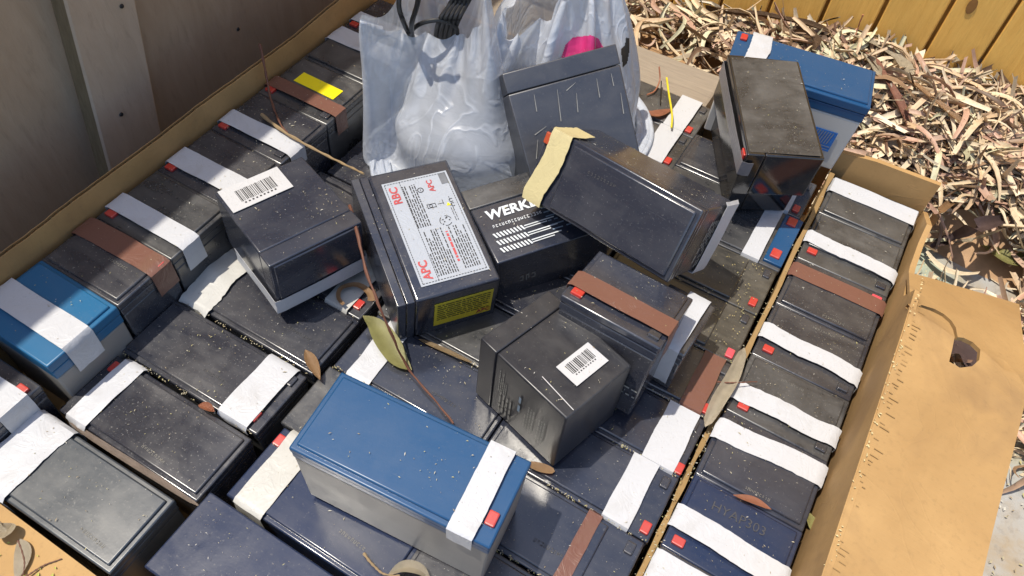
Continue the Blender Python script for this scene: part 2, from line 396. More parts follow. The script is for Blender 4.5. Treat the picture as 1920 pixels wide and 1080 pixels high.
def dashes(seed, w, h, rows_n, fill=0.9, hgt=0.5, gap=0.25):
    rr = random.Random(seed); r = []; dy = h / rows_n
    for j in range(rows_n):
        y = h / 2 - (j + .5) * dy; x = -w / 2; end = w / 2 - (0 if rr.random() < .6 else rr.uniform(0, .5) * w) * (1 - 0.0)
        if rr.random() > fill: continue
        while x < end:
            l = min(rr.uniform(.6, 2.6) * dy, end - x)
            if l > 0.0003: r.append((x + l / 2, y, l, dy * hgt))
            x += l + dy * gap * rr.uniform(.8, 1.8)
    return r

# ------------------------------------------------------------------ the setting
def ground():
    bm = bmesh.new(); bmesh.ops.create_grid(bm, x_segments=1, y_segments=1, size=60)
    o = link('ground', finish(bm, 'ground'), 'ground'); tag(o, kind='structure')
ground()

WX = -0.66                                             # plywood wall plane
def plywood_wall():
    r = empty('plywood_wall', Matrix.Translation((WX, 0.2, 0)))
    tag(r, 'weathered grey plywood wall standing behind the open carton', 'wall')
    box('panel', (-0.018, 0, -2.2, .98, 0.0, .84), 'ply', r)
    # batten nailed to the panel, leaning a little
    pts = [atx(121, 0, WX + .022), atx(207, 325, WX + .022), atx(318, 322, WX + .022), atx(255, 0, WX + .022)]
    def extend(a, b, f): return a + (b - a) * f
    p = [extend(pts[1], pts[0], 2.6), pts[1], pts[2], extend(pts[2], pts[3], 2.6)]
    p[1] = extend(pts[0], pts[1], 1.25); p[2] = extend(pts[3], pts[2], 0.80)
    bm = bmesh.new(); o3 = Vector((WX, 0.2, 0))
    f = [bm.verts.new(q - o3) for q in p]; b = [bm.verts.new(q - o3 - Vector((.0225, 0, 0))) for q in p]
    bm.faces.new(f); bm.faces.new(b[::-1])
    for i in range(4): bm.faces.new((f[i], b[i], b[(i + 1) % 4], f[(i + 1) % 4]))
    bmesh.ops.bevel(bm, geom=[e for e in bm.edges], offset=.002, segments=1, affect='EDGES')
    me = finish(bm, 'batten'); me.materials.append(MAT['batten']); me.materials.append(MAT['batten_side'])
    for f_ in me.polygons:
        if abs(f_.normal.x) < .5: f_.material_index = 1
    bt = link('batten', me, 'batten', r)
    for (u, v) in ((229, 12), (228, 215), (447, 55)):
        q = atx(u, v, WX + (.023 if u < 260 else .0005)) - o3
        bm = bmesh.new(); bmesh.ops.create_cone(bm, cap_ends=True, segments=10, radius1=.0024, radius2=.0018, depth=.0012)
        link('nail_head', finish(bm, 'nail'), 'ink', bt if u < 260 else r, Matrix.Translation(q) @ Matrix.Rotation(R(90), 4, 'Y'))
plywood_wall()

FY = 1.185
def fence():
    r = empty('paling_fence', Matrix.Translation((0, FY, 0)))
    tag(r, 'golden timber paling fence behind the heap of leaf litter', 'fence')
    xs = [aty(u, v, FY).x for u, v in ((1540, 28), (1635, 62), (1732, 95), (1836, 122))]
    d = (xs[-1] - xs[0]) / 3
    edges = [xs[0] - d * k for k in range(14, 0, -1)] + xs + [xs[-1] + d * k for k in range(1, 14)]
    for i in range(len(edges) - 1):
        g = rnd.uniform(.001, .0022) if i % 2 else rnd.uniform(.0025, .0045); off = rnd.uniform(-.003, .003)
        tl = rnd.uniform(-.0012, .0012)
        bm = bmesh.new(); bm_box(bm, edges[i] + g, edges[i + 1] - g, off, off + .016, -.02, 1.8, .0018, 1)
        for v in bm.verts: v.co.x += tl * v.co.z
        link('paling', finish(bm, 'paling'), 'cedar', r)
    for i in range(1, len(edges) - 1): box('backing_paling', (edges[i] - .018, edges[i] + .018, .021, .035, -.02, 1.78), 'cedar', r)  # palings added behind the gaps to block light coming through
    for z in (.35, 1.45): box('rail', (edges[0], edges[-1], .036, .07, z, z + .07), 'cedar', r)
    for (u, v) in ((1822, 12),):
        q = aty(u, v, FY - .0028)
        bm = bmesh.new(); bmesh.ops.create_uvsphere(bm, u_segments=14, v_segments=8, radius=.008)
        for vv in bm.verts: vv.co.y *= .02; vv.co.x *= .8; vv.co.z *= 1.5
        link('knot', finish(bm, 'knot', True), 'cedar_knot', r, Matrix.Translation(q - Vector((0, FY, 0))))
fence()

# ---- pallet (under the carton) -------------------------------------------------
CX0, CX1, CY0, CYB = -0.546, 0.1285, 0.004, 0.775       # inner faces of the carton
FLOOR = 0.101
def pallet():
    r = empty('timber_pallet', Matrix.Translation((-.2, .39, 0))); tag(r, 'low timber pallet underneath the carton', 'pallet')
    for y in (-.36, -.18, 0, .18, .35): box('deck_board', (-.36, .34, y - .045, y + .045, .075, .095), 'pallet', r, .002)
    for x in (-.31, 0, .29): box('bearer', (x - .03, x + .03, -.4, .395, 0.0, .0747), 'pallet', r, .002)
pallet()

# ---- carton --------------------------------------------------------------------
def slab(poly, normal, thick, nx=0):
    bm = bmesh.new(); n = Vector(normal)
    f = [bm.verts.new(p) for p in poly]; b = [bm.verts.new(Vector(p) - n * thick) for p in poly]
    bm.faces.new(f); bm.faces.new(b[::-1])
    for i in range(len(f)): bm.faces.new((f[i], b[i], b[(i + 1) % len(f)], f[(i + 1) % len(f)]))
    return finish(bm, 'slab')
def carton():
    O = Vector((-.21, .39, .0955)); r = empty('cardboard_carton', Matrix.Translation(O))
    tag(r, 'brown corrugated cardboard carton with folded-out flap, packed with batteries', 'carton')
    T = .0055
    def P(pts): return [Vector(p) - O for p in pts]
    box('base_panel', (CX0 - O.x, CX1 - O.x, CY0 - O.y, CYB - O.y, 0, FLOOR - .0956), 'card_x', r)
    box('spacer_pad', (CX0 + .002 - O.x, -.449 - O.x, CY0 + .002 - O.y, .70 - O.y, FLOOR - O.z, .1485 - O.z), 'card_x', r)
    # left wall: two liners with a fluted core, slightly uneven top
    def top(y): return .2715 + .0022 * noise.noise(Vector((y * 9, 0, 0))) + .0012 * noise.noise(Vector((y * 60, 3, 0))) + (0.010 * max(0, (y - .52) / .2))
    def wob(y): return .0035 * noise.noise(Vector((y * 5, 7, 0)))
    n = 220; ys = [CY0 - .02 + (CYB + .04 - CY0) * i / n for i in range(n + 1)]
    for nm, xo, th in (('inner_liner', 0, .0007), ('outer_liner', -T + .0007, .0007)):
        bm = bmesh.new(); rows_ = []
        for y in ys:
            x = CX0 + xo + wob(y)
            rows_.append([bm.verts.new(Vector(q) - O) for q in ((x, y, .0957), (x, y, top(y) - (0.0008 if xo else 0)), (x - th, y, top(y) - (0.0008 if xo else 0)), (x - th, y, .0957))])
        for i in range(n):
            for k in range(3): bm.faces.new((rows_[i][k], rows_[i][k + 1], rows_[i + 1][k + 1], rows_[i + 1][k]))
        link(nm, finish(bm, nm), 'card_y', r)
    bm = bmesh.new(); rows_ = []; m = 1100
    for i in range(m + 1):
        y = ys[0] + (ys[-1] - ys[0]) * i / m
        x = CX0 - T / 2 + wob(y) + (T / 2 - .0007) * math.sin(2 * math.pi * y / .0072)
        z = top(y) - .0012 - .0012 * (noise.noise(Vector((y * 140, 1, 0))) + .3)
        rows_.append([bm.verts.new(Vector((x, y, z)) - O), bm.verts.new(Vector((x, y, .10)) - O)])
    for i in range(m): bm.faces.new((rows_[i][0], rows_[i][1], rows_[i + 1][1], rows_[i + 1][0]))
    link('fluted_core', finish(bm, 'core', True), 'card_y', r)
    # right wall, top edge dropping towards the back corner
    def zx(u, v, x=CX1): return .79 - .59 * x / at(u, v, .2).x
    prof = [(-.02, .268), (.30, .2675), (.50, .267), (.555, .264)]
    for (u, v) in ((1694, 555), (1706, 500), (1722, 455), (1738, 420), (1748, 345)):
        q = atx(u, v, CX1); prof.append((q.y, q.z))
    prof[-1] = (CYB - .025, prof[-1][1])
    poly = [(CX1, CY0 - .012, .0957)] + [(CX1, max(y, CY0 - .012), z) for y, z in prof] + [(CX1, CYB - .025, .0957)]
    link('right_wall', slab(P(poly), (-1, 0, 0), T), 'card_y', r)
    # back wall behind the right column and lower one behind the rest
    bz = aty(1665, 312, .7475).z
    poly = [(CX1 - .0005, .7475, .0957), (CX1 - .0005, .7475, aty(1745, 341, .7475).z), (.06, .7475, bz), (.022, .7475, aty(1582, 288, .7475).z), (.022, .7475, .0957)]
    link('back_wall', slab(P(poly), (0, -1, 0), T), 'card_x', r)
    box('rear_panel', (CX0 - O.x, .0215 - O.x, CYB - T - O.y, CYB - O.y, .0957 - O.z, .186 - O.z), 'card_x', r)
    # folded-out side flap with the torn slot and hole
    fz = .2685
    c = [at(1551, 1080, fz), at(1690, 566, fz), at(1703, 512, .232), at(1760, 503, .236), at(1985, 497, .240), at(1958, 600, .248), at(1842, 1080, .252)]
    c[0] = Vector((CX1 + .001, c[0].y, fz)); c[1] = Vector((CX1 + .001, c[1].y, fz))
    c0 = c[0] + Vector((0, -.20, 0)); c6 = c[6] + Vector((.004, -.20, 0))
    bm = bmesh.new()
    def plane_z(p):                                     # flap height under a point: gentle slope plus the bent tail
        x = p[0]; y = p[1]; zz = fz - (x - CX1) * .16 + .0015 * noise.noise(Vector((x * 12, y * 12, 0)))
        yb = c[1].y
        return zz - max(0, y - yb + .004) * .45
    outer = [c0, c[0], c[1], c[2], c[3], c[4], c[5], c[6], c6]
    hole_px = [(1700, 572), (1735, 567), (1765, 568), (1785, 576), (1798, 590), (1802, 606), (1798, 626), (1797, 634), (1812, 637), (1826, 641), (1834, 652), (1832, 666), (1822, 675), (1805, 678), (1790, 671), (1794, 655), (1797, 640), (1791, 632), (1792, 612), (1789, 594), (1776, 581), (1752, 574), (1725, 571)]
    hole_px = [(1812 + (u - 1812) * 1.45, 657 + (v - 657) * 1.45) if v > 634 else (u, v - (3 if 0 < i < 8 else 0)) for i, (u, v) in enumerate(hole_px)]
    hole = [at(u, v, .262) for u, v in hole_px]
    def loop(ps):
        vs = [bm.verts.new((p.x, p.y, 0)) for p in ps]
        return [bm.edges.new((vs[i], vs[(i + 1) % len(vs)])) for i in range(len(vs))]
    # densify the outer loop so that the sheet can bend
    dense = []
    for i, p in enumerate(outer):
        q = outer[(i + 1) % len(outer)]; k = max(1, int((q - p).length / .03))
        dense += [p + (q - p) * (j / k) for j in range(k)]
    es = loop(dense) + loop(hole)
    bmesh.ops.triangle_fill(bm, use_beauty=True, use_dissolve=False, edges=es)
    for _ in range(2):
        bmesh.ops.subdivide_edges(bm, edges=[e for e in bm.edges if e.calc_length() > .02 and not e.is_boundary], cuts=1, use_grid_fill=True)
        bmesh.ops.triangulate(bm, faces=bm.faces)
    for v in bm.verts: v.co = Vector((v.co.x, v.co.y, plane_z(v.co))) - O
    bmesh.ops.recalc_face_normals(bm, faces=bm.faces)
    if sum(f.normal.z for f in bm.faces) < 0: bmesh.ops.reverse_faces(bm, faces=bm.faces)
    ex = bmesh.ops.extrude_face_region(bm, geom=bm.faces[:])
    for v in [e for e in ex['geom'] if isinstance(e, bmesh.types.BMVert)]: v.co.z -= .0048
    link('side_flap', finish(bm, 'side_flap'), 'card_y', r)
    # stitched score marks along the fold
    rects = []
    for i in range(64):
        y = .245 + i * .0052
        if rnd.random() < .35: continue
        l = rnd.uniform(.002, .0085); rects.append((CX1 + rnd.uniform(.004, .0075) + l / 2 - O.x, y + rnd.uniform(-.0012, .0012) - O.y, l, rnd.uniform(.0004, .0011)))
    me = quads_mesh(rects, 0)
    for v in me.vertices:
        v.co.z = plane_z((v.co.x + O.x, v.co.y + O.y)) - O.z + .0013
    tag(link('score_marks', me, 'score', r), kind='stuff')
    # front flap folded outwards, bottom left of the picture
    poly = [(CX0, CY0 + .0062, .1955), (CX1, CY0 + .0062, .1955), (CX1, CY0 - .17, .172), (CX0, CY0 - .17, .172)]
    link('front_flap', slab(P(poly), (0, -.1, 1), T), 'card_x', r)
    link('front_wall', slab(P([(CX0, CY0 + .006, .0957), (CX0, CY0 + .006, .1895), (CX1, CY0 + .006, .1895), (CX1, CY0 + .006, .0957)]), (0, 1, 0), T), 'card_x', r)
    # divider between the middle block and the right column, worn and soiled
    n = 90; bm = bmesh.new(); rows_ = []
    for i in range(n + 1):
        y = .06 + (.742 - .06) * i / n
        x = .0247 + .0016 * noise.noise(Vector((y * 14, 0, 9)))
        th = .0022 + .0012 * noise.noise(Vector((y * 40, 4, 2)))
        z = (.188 + .012 * min(1, max(0, (y - .36) / .12))) + .004 * noise.noise(Vector((y * 34, 5, 0)))
        rows_.append([bm.verts.new(Vector(q) - O) for q in ((x - th, y, FLOOR), (x - th, y, z), (x + th, y, z - .0006), (x + th, y, FLOOR))])
    for i in range(n):
        for k in range(3): bm.faces.new((rows_[i][k], rows_[i][k + 1], rows_[i + 1][k + 1], rows_[i + 1][k]))
    link('divider', finish(bm, 'divider'), 'card_dirty', r)
carton()

def sleeper():
    r = empty('timber_plank', Matrix.Translation((-.33, .815, 0)))
    tag(r, 'weathered grey timber plank behind the carton, beside the second bag', 'plank')
    bm = bmesh.new(); bm_box(bm, -.22, .188, -.037, .036, 0, .186, .004, 2)
    bmesh.ops.subdivide_edges(bm, edges=[e for e in bm.edges if e.calc_length() > .1], cuts=14, use_grid_fill=True)
    for v in bm.verts: v.co += Vector((0, .0025 * noise.noise(v.co * 25), .0025 * noise.noise(v.co * 21 + Vector((5, 0, 0)))))
    link('beam', finish(bm, 'beam'), 'sleeper', r)
sleeper()

# ------------------------------------------------------------------ batteries
TOPS = []                                             # (matrix of the up face, half x, half y) for the scattered flecks
def case_box(L, W, h, mat, parent):                   # moulded case with a little draft towards its base
    k = ('case', round(L, 5), round(W, 5), round(h, 5), mat)
    if k not in _cache:
        bm = bmesh.new(); bm_box(bm, -L / 2, L / 2, -W / 2, W / 2, 0, h, .0016)
        for v in bm.verts:
            f = .0011 * (1 - min(1, max(0, v.co.z / h))); v.co.x -= math.copysign(f, v.co.x); v.co.y -= math.copysign(f, v.co.y)
        _cache[k] = finish(bm, 'case', 'box')
    return link('case', _cache[k], mat, parent)
def battery(M, L, W, H, label, kind='side', case='black', lid=None, tape='tape', tp=None, tw=None, drops=(.02, .02),
            skew=0.0, red=True, redmat='red', group='sealed batteries in and on the carton', code=None, plate=True, seed=0, slack=.0010, rag=.0006,
            lidh=.019, redpos=None, dark_cap=True, flecks=True, flush=False):
    lid = lid or case
    r = empty('battery', M); tag(r, label, 'battery', group)
    if seed == 0: seed = abs(hash(label)) % 997 if False else sum(ord(c) * (i + 3) for i, c in enumerate(label)) % 997
    case_box(L, W, H - lidh, case, r)
    o = .0003 if flush else .0011
    if flush: ld = box('lid', (-L / 2 - o, L / 2 + o, -W / 2 - o, W / 2 + o, H - lidh + .0005, H - .0012), lid, r, .0012)
    else: ld = box('lid', (-L / 2 - o, L / 2 + o, -W / 2 - o, W / 2 + o, H - lidh * .52, H - .0026), lid, r, .0015)
    if not flush: box('lid_skirt', (-L / 2 - o * .4, L / 2 + o * .4, -W / 2 - o * .4, W / 2 + o * .4, H - lidh + .0007, H - lidh * .52 - .0008), lid, ld, .0009)
    strip = .021 if kind == 'side' else .029
    if plate:
        d = (-L / 2 + .003, L / 2 - .003, -W / 2 + strip, W / 2 - .0025, H - .0045, H) if kind == 'side' else (-L / 2 + strip, L / 2 - .003, -W / 2 + .0028, W / 2 - .0028, H - .0045, H)
        box('top_plate', d, lid, ld, .0014)
    # terminal covers
    if kind == 'side':
        c = redpos or (-L / 2 + .0085, -W / 2 + .0085); b = (L / 2 - .0085, -W / 2 + .0085); s = (.0050, .0038)
    else:
        c = redpos or (-L / 2 + .0075, W / 2 - .0095); b = (-L / 2 + .0075, -W / 2 + .0095); s = (.0037, .0052)
    if red:
        box('terminal_cover', (-s[0], s[0], -s[1], s[1], -.003, .0003), redmat, r, .0010, Matrix.Translation((c[0], c[1], H)))
    if dark_cap:
        box('terminal_cover', (-s[0], s[0], -s[1], s[1], -.003, -.0002), 'black', r, .0012, Matrix.Translation((b[0], b[1], H)))
    if tape:
        tp = tp if tp is not None else (.026 if kind == 'side' else .031); tw = tw or (.019 if kind == 'side' else .025)
        if kind == 'side': me = tape_mesh(L, W, H, 'x', -W / 2 + tp, tw, drops, seed, slack=slack, rag=rag, skew=skew)
        else: me = tape_mesh(L, W, H, 'y', -L / 2 + tp, tw, drops, seed, slack=slack, rag=rag, skew=skew)
        link('tape', me, tape, r)
    if code:
        u, v, a, ww, hh, mt = code
        me = quads_mesh(scribble(seed, ww, hh), 0, 'code')
        link('embossed_code', me, mt, r, Matrix.Translation((u, v, H + .0003)) @ Matrix.Rotation(R(a), 4, 'Z'))
    if flecks: TOPS.append((M @ Matrix.Translation((0, 0, H)), L / 2 - .003, W / 2 - .003))
    return r

def grid(x0, x1, y0, y1, zt, H, label, flip=False, yaw=0.0, jig=True, tilt=(0, 0), **kw):
    L, W = x1 - x0, y1 - y0
    s = sum(ord(c) for c in label); q = random.Random(s)
    a = yaw + (q.uniform(-.5, .5) if jig else 0)
    M = Matrix.Translation(((x0 + x1) / 2, (y0 + y1) / 2, zt - H)) @ Matrix.Rotation(R(a) + (math.pi if flip else 0), 4, 'Z') @ Matrix.Rotation(R(tilt[0]), 4, 'X') @ Matrix.Rotation(R(tilt[1]), 4, 'Y')
    return battery(M, L, W, H, label, **kw)

# right column (5 Ah size), top at z = .2
RX0, RX1 = .0300, .1218
Rb = [.7406, .6745, .5995, .5305, .461, .392, .3215, .251, .181]
g = .0011
def rcol(i, label, **kw):
    kw['slack'] = min(kw.get('slack', .001), .0014)
    return grid(RX0, RX1, Rb[i + 1] + g, Rb[i] - g, .2, .099, label, **kw)
C1 = lambda a=0, u=0, v=.012: (u, v, a, .022, .0032, 'emboss')
rcol(0, 'dusty black battery with white tape along its back edge, against the carton back wall', flip=True, case='black_dusty', tp=.017, tw=.024, drops=(.012, .02), red=True, redmat='pink', slack=.0025)
rcol(1, 'black battery with wavy white tape and red cap, second from back of right column', case='black_dusty', tp=.030, tw=.018, skew=-.010, slack=.003, rag=.003, redpos=(-.036, -.0225))
rcol(2, 'black battery with brown tape in the right column, next to the pink-tabbed corner', flip=True, case='black', tape='brown_tape', tp=.018, tw=.019, redmat='pink', slack=.001, code=C1(180, -.008, .026))
rcol(3, 'black battery in the right column directly in front of the brown-taped one', case='black', tp=.027, tw=.019, skew=-.004, slack=.0038, rag=.003, redpos=(-.035, -.023), code=C1(0, .004, .024))
rcol(4, 'black battery in the right column with white tape crumpled at its right end', case='black_dusty', tp=.023, tw=.020, skew=.002, slack=.0045, rag=.004, redpos=(-.034, -.024), code=C1(0, -.004, .020))
rcol(5, 'black battery in the right column with sagging white tape along its back edge', flip=True, case='black_clean', tp=.018, tw=.021, skew=.010, slack=.003, rag=.002, redmat='pink', code=C1(180, -.004, .026))
b7 = rcol(6, 'navy black battery stamped HYAP303 in the right column with broad white tape', case='navy', lid='navy', tp=.026, tw=.021, skew=-.004, slack=.003, rag=.002, redpos=(-.036, -.026))
link('lettering', text_mesh('HYAP303', .0115, .0002, -.0001), 'emboss_dim', b7, Matrix.Translation((-.002, .016, .0995)) @ Matrix.Rotation(R(2), 4, 'Z'))
rcol(7, 'black battery at the near end of the right column, cut off by the picture edge', flip=True, case='black', tp=.016, tw=.026, slack=.002)

# left column, top at z = .25
LX0, LX1 = -.5395, -.4495
Lb = [.1016, .1716, .2320, .3050, .3770, .447, .5205, .5915, .662]
def lcol(i, label, **kw): return grid(LX0, LX1, Lb[i] + .0009, Lb[i + 1] - .0009, .25, .101, label, **kw)
lcol(0, 'light blue and grey battery with wide white tape in the left corner of the carton', case='grey', lid='light_blue', tp=.029, tw=.026, drops=(.02, .032), red=False, dark_cap=False, lidh=.024, slack=.0016)
lcol(1, 'black battery with brown tape beside the light blue battery', flip=True, case='black', tape='brown_tape', tp=.0125, tw=.022, drops=(.030, .02), skew=.002, redpos=(-.0405, -.0205), code=C1(180, -.014, -.001))
lcol(2, 'dusty black battery in the left column with clean white tape, behind the near brown-taped one', case='black_dusty', tp=.022, tw=.021, drops=(.02, .030), code=C1(-2, .008, .020), dark_cap=False)
lcol(3, 'black battery in the left column whose white tape runs under the barcoded battery', case='black', tp=.023, tw=.024)
lcol(4, 'black battery in the left column with creased white tape, crossed by the bare twig', case='black', tp=.021, tw=.021, slack=.0022)
b6 = lcol(5, 'black battery with brown tape and bright yellow sticker at back of left column', case='black_dusty', tape='brown_tape', tp=.020, tw=.017, drops=(.01, .026))
box('sticker', (-.028, .026, -.0085, .0085, 0, .0004), 'bright_yellow', b6, 0, Matrix.Translation((.003, .0045, .1013)) @ Matrix.Rotation(R(-1), 4, 'Z'))
lcol(6, 'pollen-covered black battery with white tape on its far edge, touching the plastic bag', flip=True, case='black_dusty', tp=.017, tw=.026, slack=.002, redmat='pink')
lcol(7, 'rearmost battery of the left column, mostly behind the cable bag', case='black', tp=.022)
grid(-.545, -.457, .020, .090, .229, .080, 'black battery with white tape and bright red cap in front of the light blue one', flip=True, case='black', tp=.024, tw=.026, drops=(.03, .03), redpos=(-.0365, -.0255))

# middle block, 7 Ah size, top at z = .2 (sit on the carton base at .101)
HB = .0985
def row(x0, x1, y0, y1, label, zt=.2, **kw): return grid(x0, x1, y0, y1, zt, zt - .1015, label, kind='end', **kw)
CE = lambda u=.02, v=-.012, a=0, m='emboss': (u, v, a, .026, .0036, m)
XA0, XA1, XB0, XB1, XC0, XC1 = -.4485, -.2985, -.2875, -.1365, -.1305, .0205
row(-.4615, -.3095, .0155, .0785, 'grey-sheened black battery with broad white tape at the near left carton corner', zt=.206, case='charcoal', lid='charcoal', tp=.026, tw=.040, rag=.003, slack=.003, yaw=0.5, code=CE(.048, -.020, -3), redpos=(-.069, .026))
row(XA0, XA1, .0895, .1505, 'speckled black battery with narrow white tape, behind the grey-sheened corner battery', case='black', tp=.021, tw=.022, slack=.0032, code=CE(.020, -.020, 176), dark_cap=False)
row(XA0 - .004, XA1, .1575, .2205, 'dusty black battery whose white tape with pen marks is at its right end', flip=True, case='black_dusty', lid='black', tp=.024, tw=.032, drops=(.03, .01), slack=.0016, redpos=(-.066, .020), code=CE(-.012, .010, 180, 'emboss_dim'))
row(XA0 - .002, XA1 + .002, .2275, .2930, 'black battery with a thick soiled white tape wad, below the barcoded battery', case='black', tape='tape_dirty', tp=.017, tw=.034, slack=.006, rag=.004, drops=(.012, .012), code=CE(.042, -.008, 0, 'emboss_dim'), red=False, dark_cap=False)
row(XA0, XA1 + .001, .2965, .360, 'black battery under the barcoded one, with a curled leaf on its taped right end', flip=True, case='black', tape='tape_dirty', tp=.026, tw=.026, redpos=(-.0665, .020))
row(XA0, XA1, .3635, .427, 'black battery hidden mostly by the barcoded battery, a corner of white tape showing', flip=True, case='black', tp=.030)
row(XA0 + .006, XA1, .4310, .4945, 'dark battery in the shadowed gap left of the cable bag, beneath the twig', case='black', tape=None, red=False, dark_cap=False)
row(XA0 + .006, XA1, .4985, .562, 'dark battery at the foot of the cable bag, behind the shadowed one', case='black', tape='tape_dirty', tp=.02, red=False)
row(XA0, XA1, .5660, .630, 'black battery underneath the cable bag', case='black', tape=None)
row(-.2905, -.1395, .0330, .0985, 'navy lidded battery with grey case at the bottom edge of the picture', zt=.206, case='grey', lid='navy', tape=None, red=False, dark_cap=False, plate=False)
row(-.2815, -.1305, .1065, .1735, 'navy battery half under the big blue one, with soiled white tape and red cap', case='navy', lid='navy', tape='tape_dirty', tp=.022, tw=.028, slack=.002, redpos=(-.071, .0225), code=CE(.030, -.012, -4, 'emboss'), dark_cap=False)
row(XB0, XB1, .1770, .2405, 'black battery directly underneath the big blue one, its dusty end sticking out', case='black_dusty', tape=None, red=False, dark_cap=False)
row(-.2850, -.1340, .2440, .3085, 'black battery in front of the labelled cartridge, with short white tape by the olive leaf', case='black', lid='black_clean', tp=.026, tw=.024, slack=.0025, redpos=(-.066, .022), code=CE(.025, -.010, -2, 'emboss_dim'), dark_cap=False)
row(XB0, XB1, .3120, .3750, 'dusty black battery underneath the front of the labelled cartridge', case='black_dusty', tape=None, red=False)
row(XB0, XB1, .3785, .4415, 'black battery underneath the labelled cartridge', case='black', tape=None, red=False)
row(XB0, XB1, .4450, .508, 'black battery underneath the white-lettered battery', case='black', tape=None, red=False)
row(XB0, XB1, .5115, .575, 'black battery underneath the leaning charcoal battery', case='black', tape=None, red=False)
row(-.2810, -.1320, .5785, .642, 'black battery behind the leaning charcoal battery', case='black', tape=None, red=False)
row(-.2820, -.1320, .6455, .7050, 'dusty black battery with white tape, nearer of the two beside the leaning charcoal battery', flip=True, case='black_dusty', tp=.026, tw=.026, redpos=(-.0665, .022))
row(-.2820, -.1320, .7080, .7680, 'dusty black battery with white tape against the weathered plank, yellow wire across it', flip=True, case='black_dusty', tp=.026, tw=.026, redpos=(-.0665, .022))
row(XC0, XC1, .0480, .1110, 'black battery at the bottom edge, below the right end of the big blue one', flip=True, case='black', tape='tape_dirty')
row(XC0, XC1, .1145, .1780, 'black battery at the bottom edge, right of the big blue one', flip=True, case='black', tape='tape_dirty', red=False)
row(XC0, XC1 - .004, .1820, .2455, 'navy black battery with a dusty brown strip at its right end, near the bottom edge', flip=True, case='black_clean', lid='black_clean', tape='brown_tape', tp=.042, tw=.012, red=False, code=CE(-.012, .012, 180, 'emboss_dim'))
row(XC0, XC1 - .002, .2485, .3095, 'black battery with white tape and a red cap, in front of the upright barcoded battery', flip=True, case='black', lid='black_clean', tp=.029, tw=.023, redpos=(-.069, .022), slack=.0006)
row(XC0, XC1 - .002, .3120, .3715, 'black battery with wide white tape right of the upright barcoded battery', flip=True, case='black', lid='black_clean', tp=.020, tw=.029, redpos=(-.072, .024), slack=.0006, rag=.0006)
row(XC0, XC1 + .001, .3745, .4380, 'black battery with brown tape and red cap beside the torn divider', flip=True, case='black', tape='brown_tape', tp=.020, tw=.021, redpos=(-.070, .0245), slack=.0006)
row(XC0, XC1 - .003, .4415, .5030, 'pollen-caked black battery with a pink cap beside the divider', flip=True, case='black_pollen', tape=None, redmat='pink', redpos=(-.068, .024))
row(XC0, XC1 - .003, .5060, .5680, 'pollen-caked black battery with a small red cap beside the divider', flip=True, case='black_pollen', tape=None, redpos=(-.066, .020))
b = row(XC0, XC1 - .002, .5715, .6520, 'battery with blue end, two red caps and white tape beside the divider', flip=True, case='black_dusty', lid='black_dusty', tp=.031, tw=.018, red=False, dark_cap=False, slack=.0006)
box('end_strip', (-.0755, -.0560, -.037, .037, -.004, .0008), 'blue', b, .001, Matrix.Translation((0, 0, .0985)))
for v in (-.028, .024): box('terminal_cover', (-.005, .005, -.0062, .0062, -.003, .0022), 'red', b, .0012, Matrix.Translation((-.0650, v, .0992)))
row(XC0, XC1 - .006, .6550, .7150, 'black battery with red cap in the gap left of the glossy block', flip=True, case='black', tp=.026)

# ---- loose batteries on top -----------------------------------------------------
def pose(yaw, t1, t2, t, dims, s=1.0):
    """box pose recovered from its corners in the photograph; s rescales it along its sight line"""
    def rod(v):
        a = v.length
        return Matrix.Identity(3) if a < 1e-9 else Matrix.Rotation(a, 3, v.normalized())
    Rm = rod(Vector((R(t1), R(t2), 0))) @ Matrix.Rotation(R(yaw), 3, 'Z')
    c = CAM + (Vector(t) - CAM) * s
    return Matrix.Translation(c) @ Rm.to_4x4(), [d * s for d in dims]
def axes(bx, by, bz):
    m = Matrix.Identity(4)
    for j, v in enumerate((bx, by, bz)):
        for i in range(3): m[i][j] = v[i]
    return m
X, Y, Z = Vector((1, 0, 0)), Vector((0, 1, 0)), Vector((0, 0, 1))
def loose(P, dims, bx, by, bz, label, **kw):
    """battery whose own axes bx/by/bz (bz = towards its lid) point along the given box axes"""
    D = Vector(dims); ln = lambda a: abs(a.dot(D)) if False else sum(abs(a[i]) * D[i] for i in range(3))
    L, W, H = ln(bx), ln(by), ln(bz)
    M = P @ axes(bx, by, bz) @ Matrix.Translation((0, 0, -H / 2))
    b = battery(M, L, W, H, label, flecks=False, **kw)
    TOPS.append((P @ Matrix.Translation((0, 0, D.z / 2)), D.x / 2 - .004, D.y / 2 - .004))
    inv = axes(bx, by, bz) @ Matrix.Translation((0, 0, -H / 2))
    return b, inv.inverted(), L, W, H
def sticker(b, inv, Mbox, wdt, hgt, mat, name='sticker'):
    return box(name, (-wdt / 2, wdt / 2, -hgt / 2, hgt / 2, 0, .0004), mat, b, 0, inv @ Mbox)
def printed(parent, me, mat, M, name='print'): return link(name, me, mat, parent, M)

# A: lying on its side, barcode sticker on the upper face
P, D = pose(-20.4, -1.0, 2.3, (-.384, .316, .243), (.1021, .0896, .0696), .995)
b, inv, L, W, H = loose(P, D, Y, Z, X, 'black battery lying on its side with a barcode sticker, at the left of the pile', flush=True, case='black_clean', lid='black_clean', tp=.013, tw=.017, drops=(.075, .02), redpos=(-.030, -.026))
st = sticker(b, inv, P.__class__.Translation((-D[0] / 2 + .0165, -D[1] / 2 + .0325, D[2] / 2 + .0006)) @ Matrix.Rotation(R(0), 4, 'Z'), .030, .058, 'paper')
printed(st, quads_mesh(barcode(4, .034, .017), 0), 'ink', Matrix.Translation((0.001, 0, .0006)) @ Matrix.Rotation(R(90), 4, 'Z'))
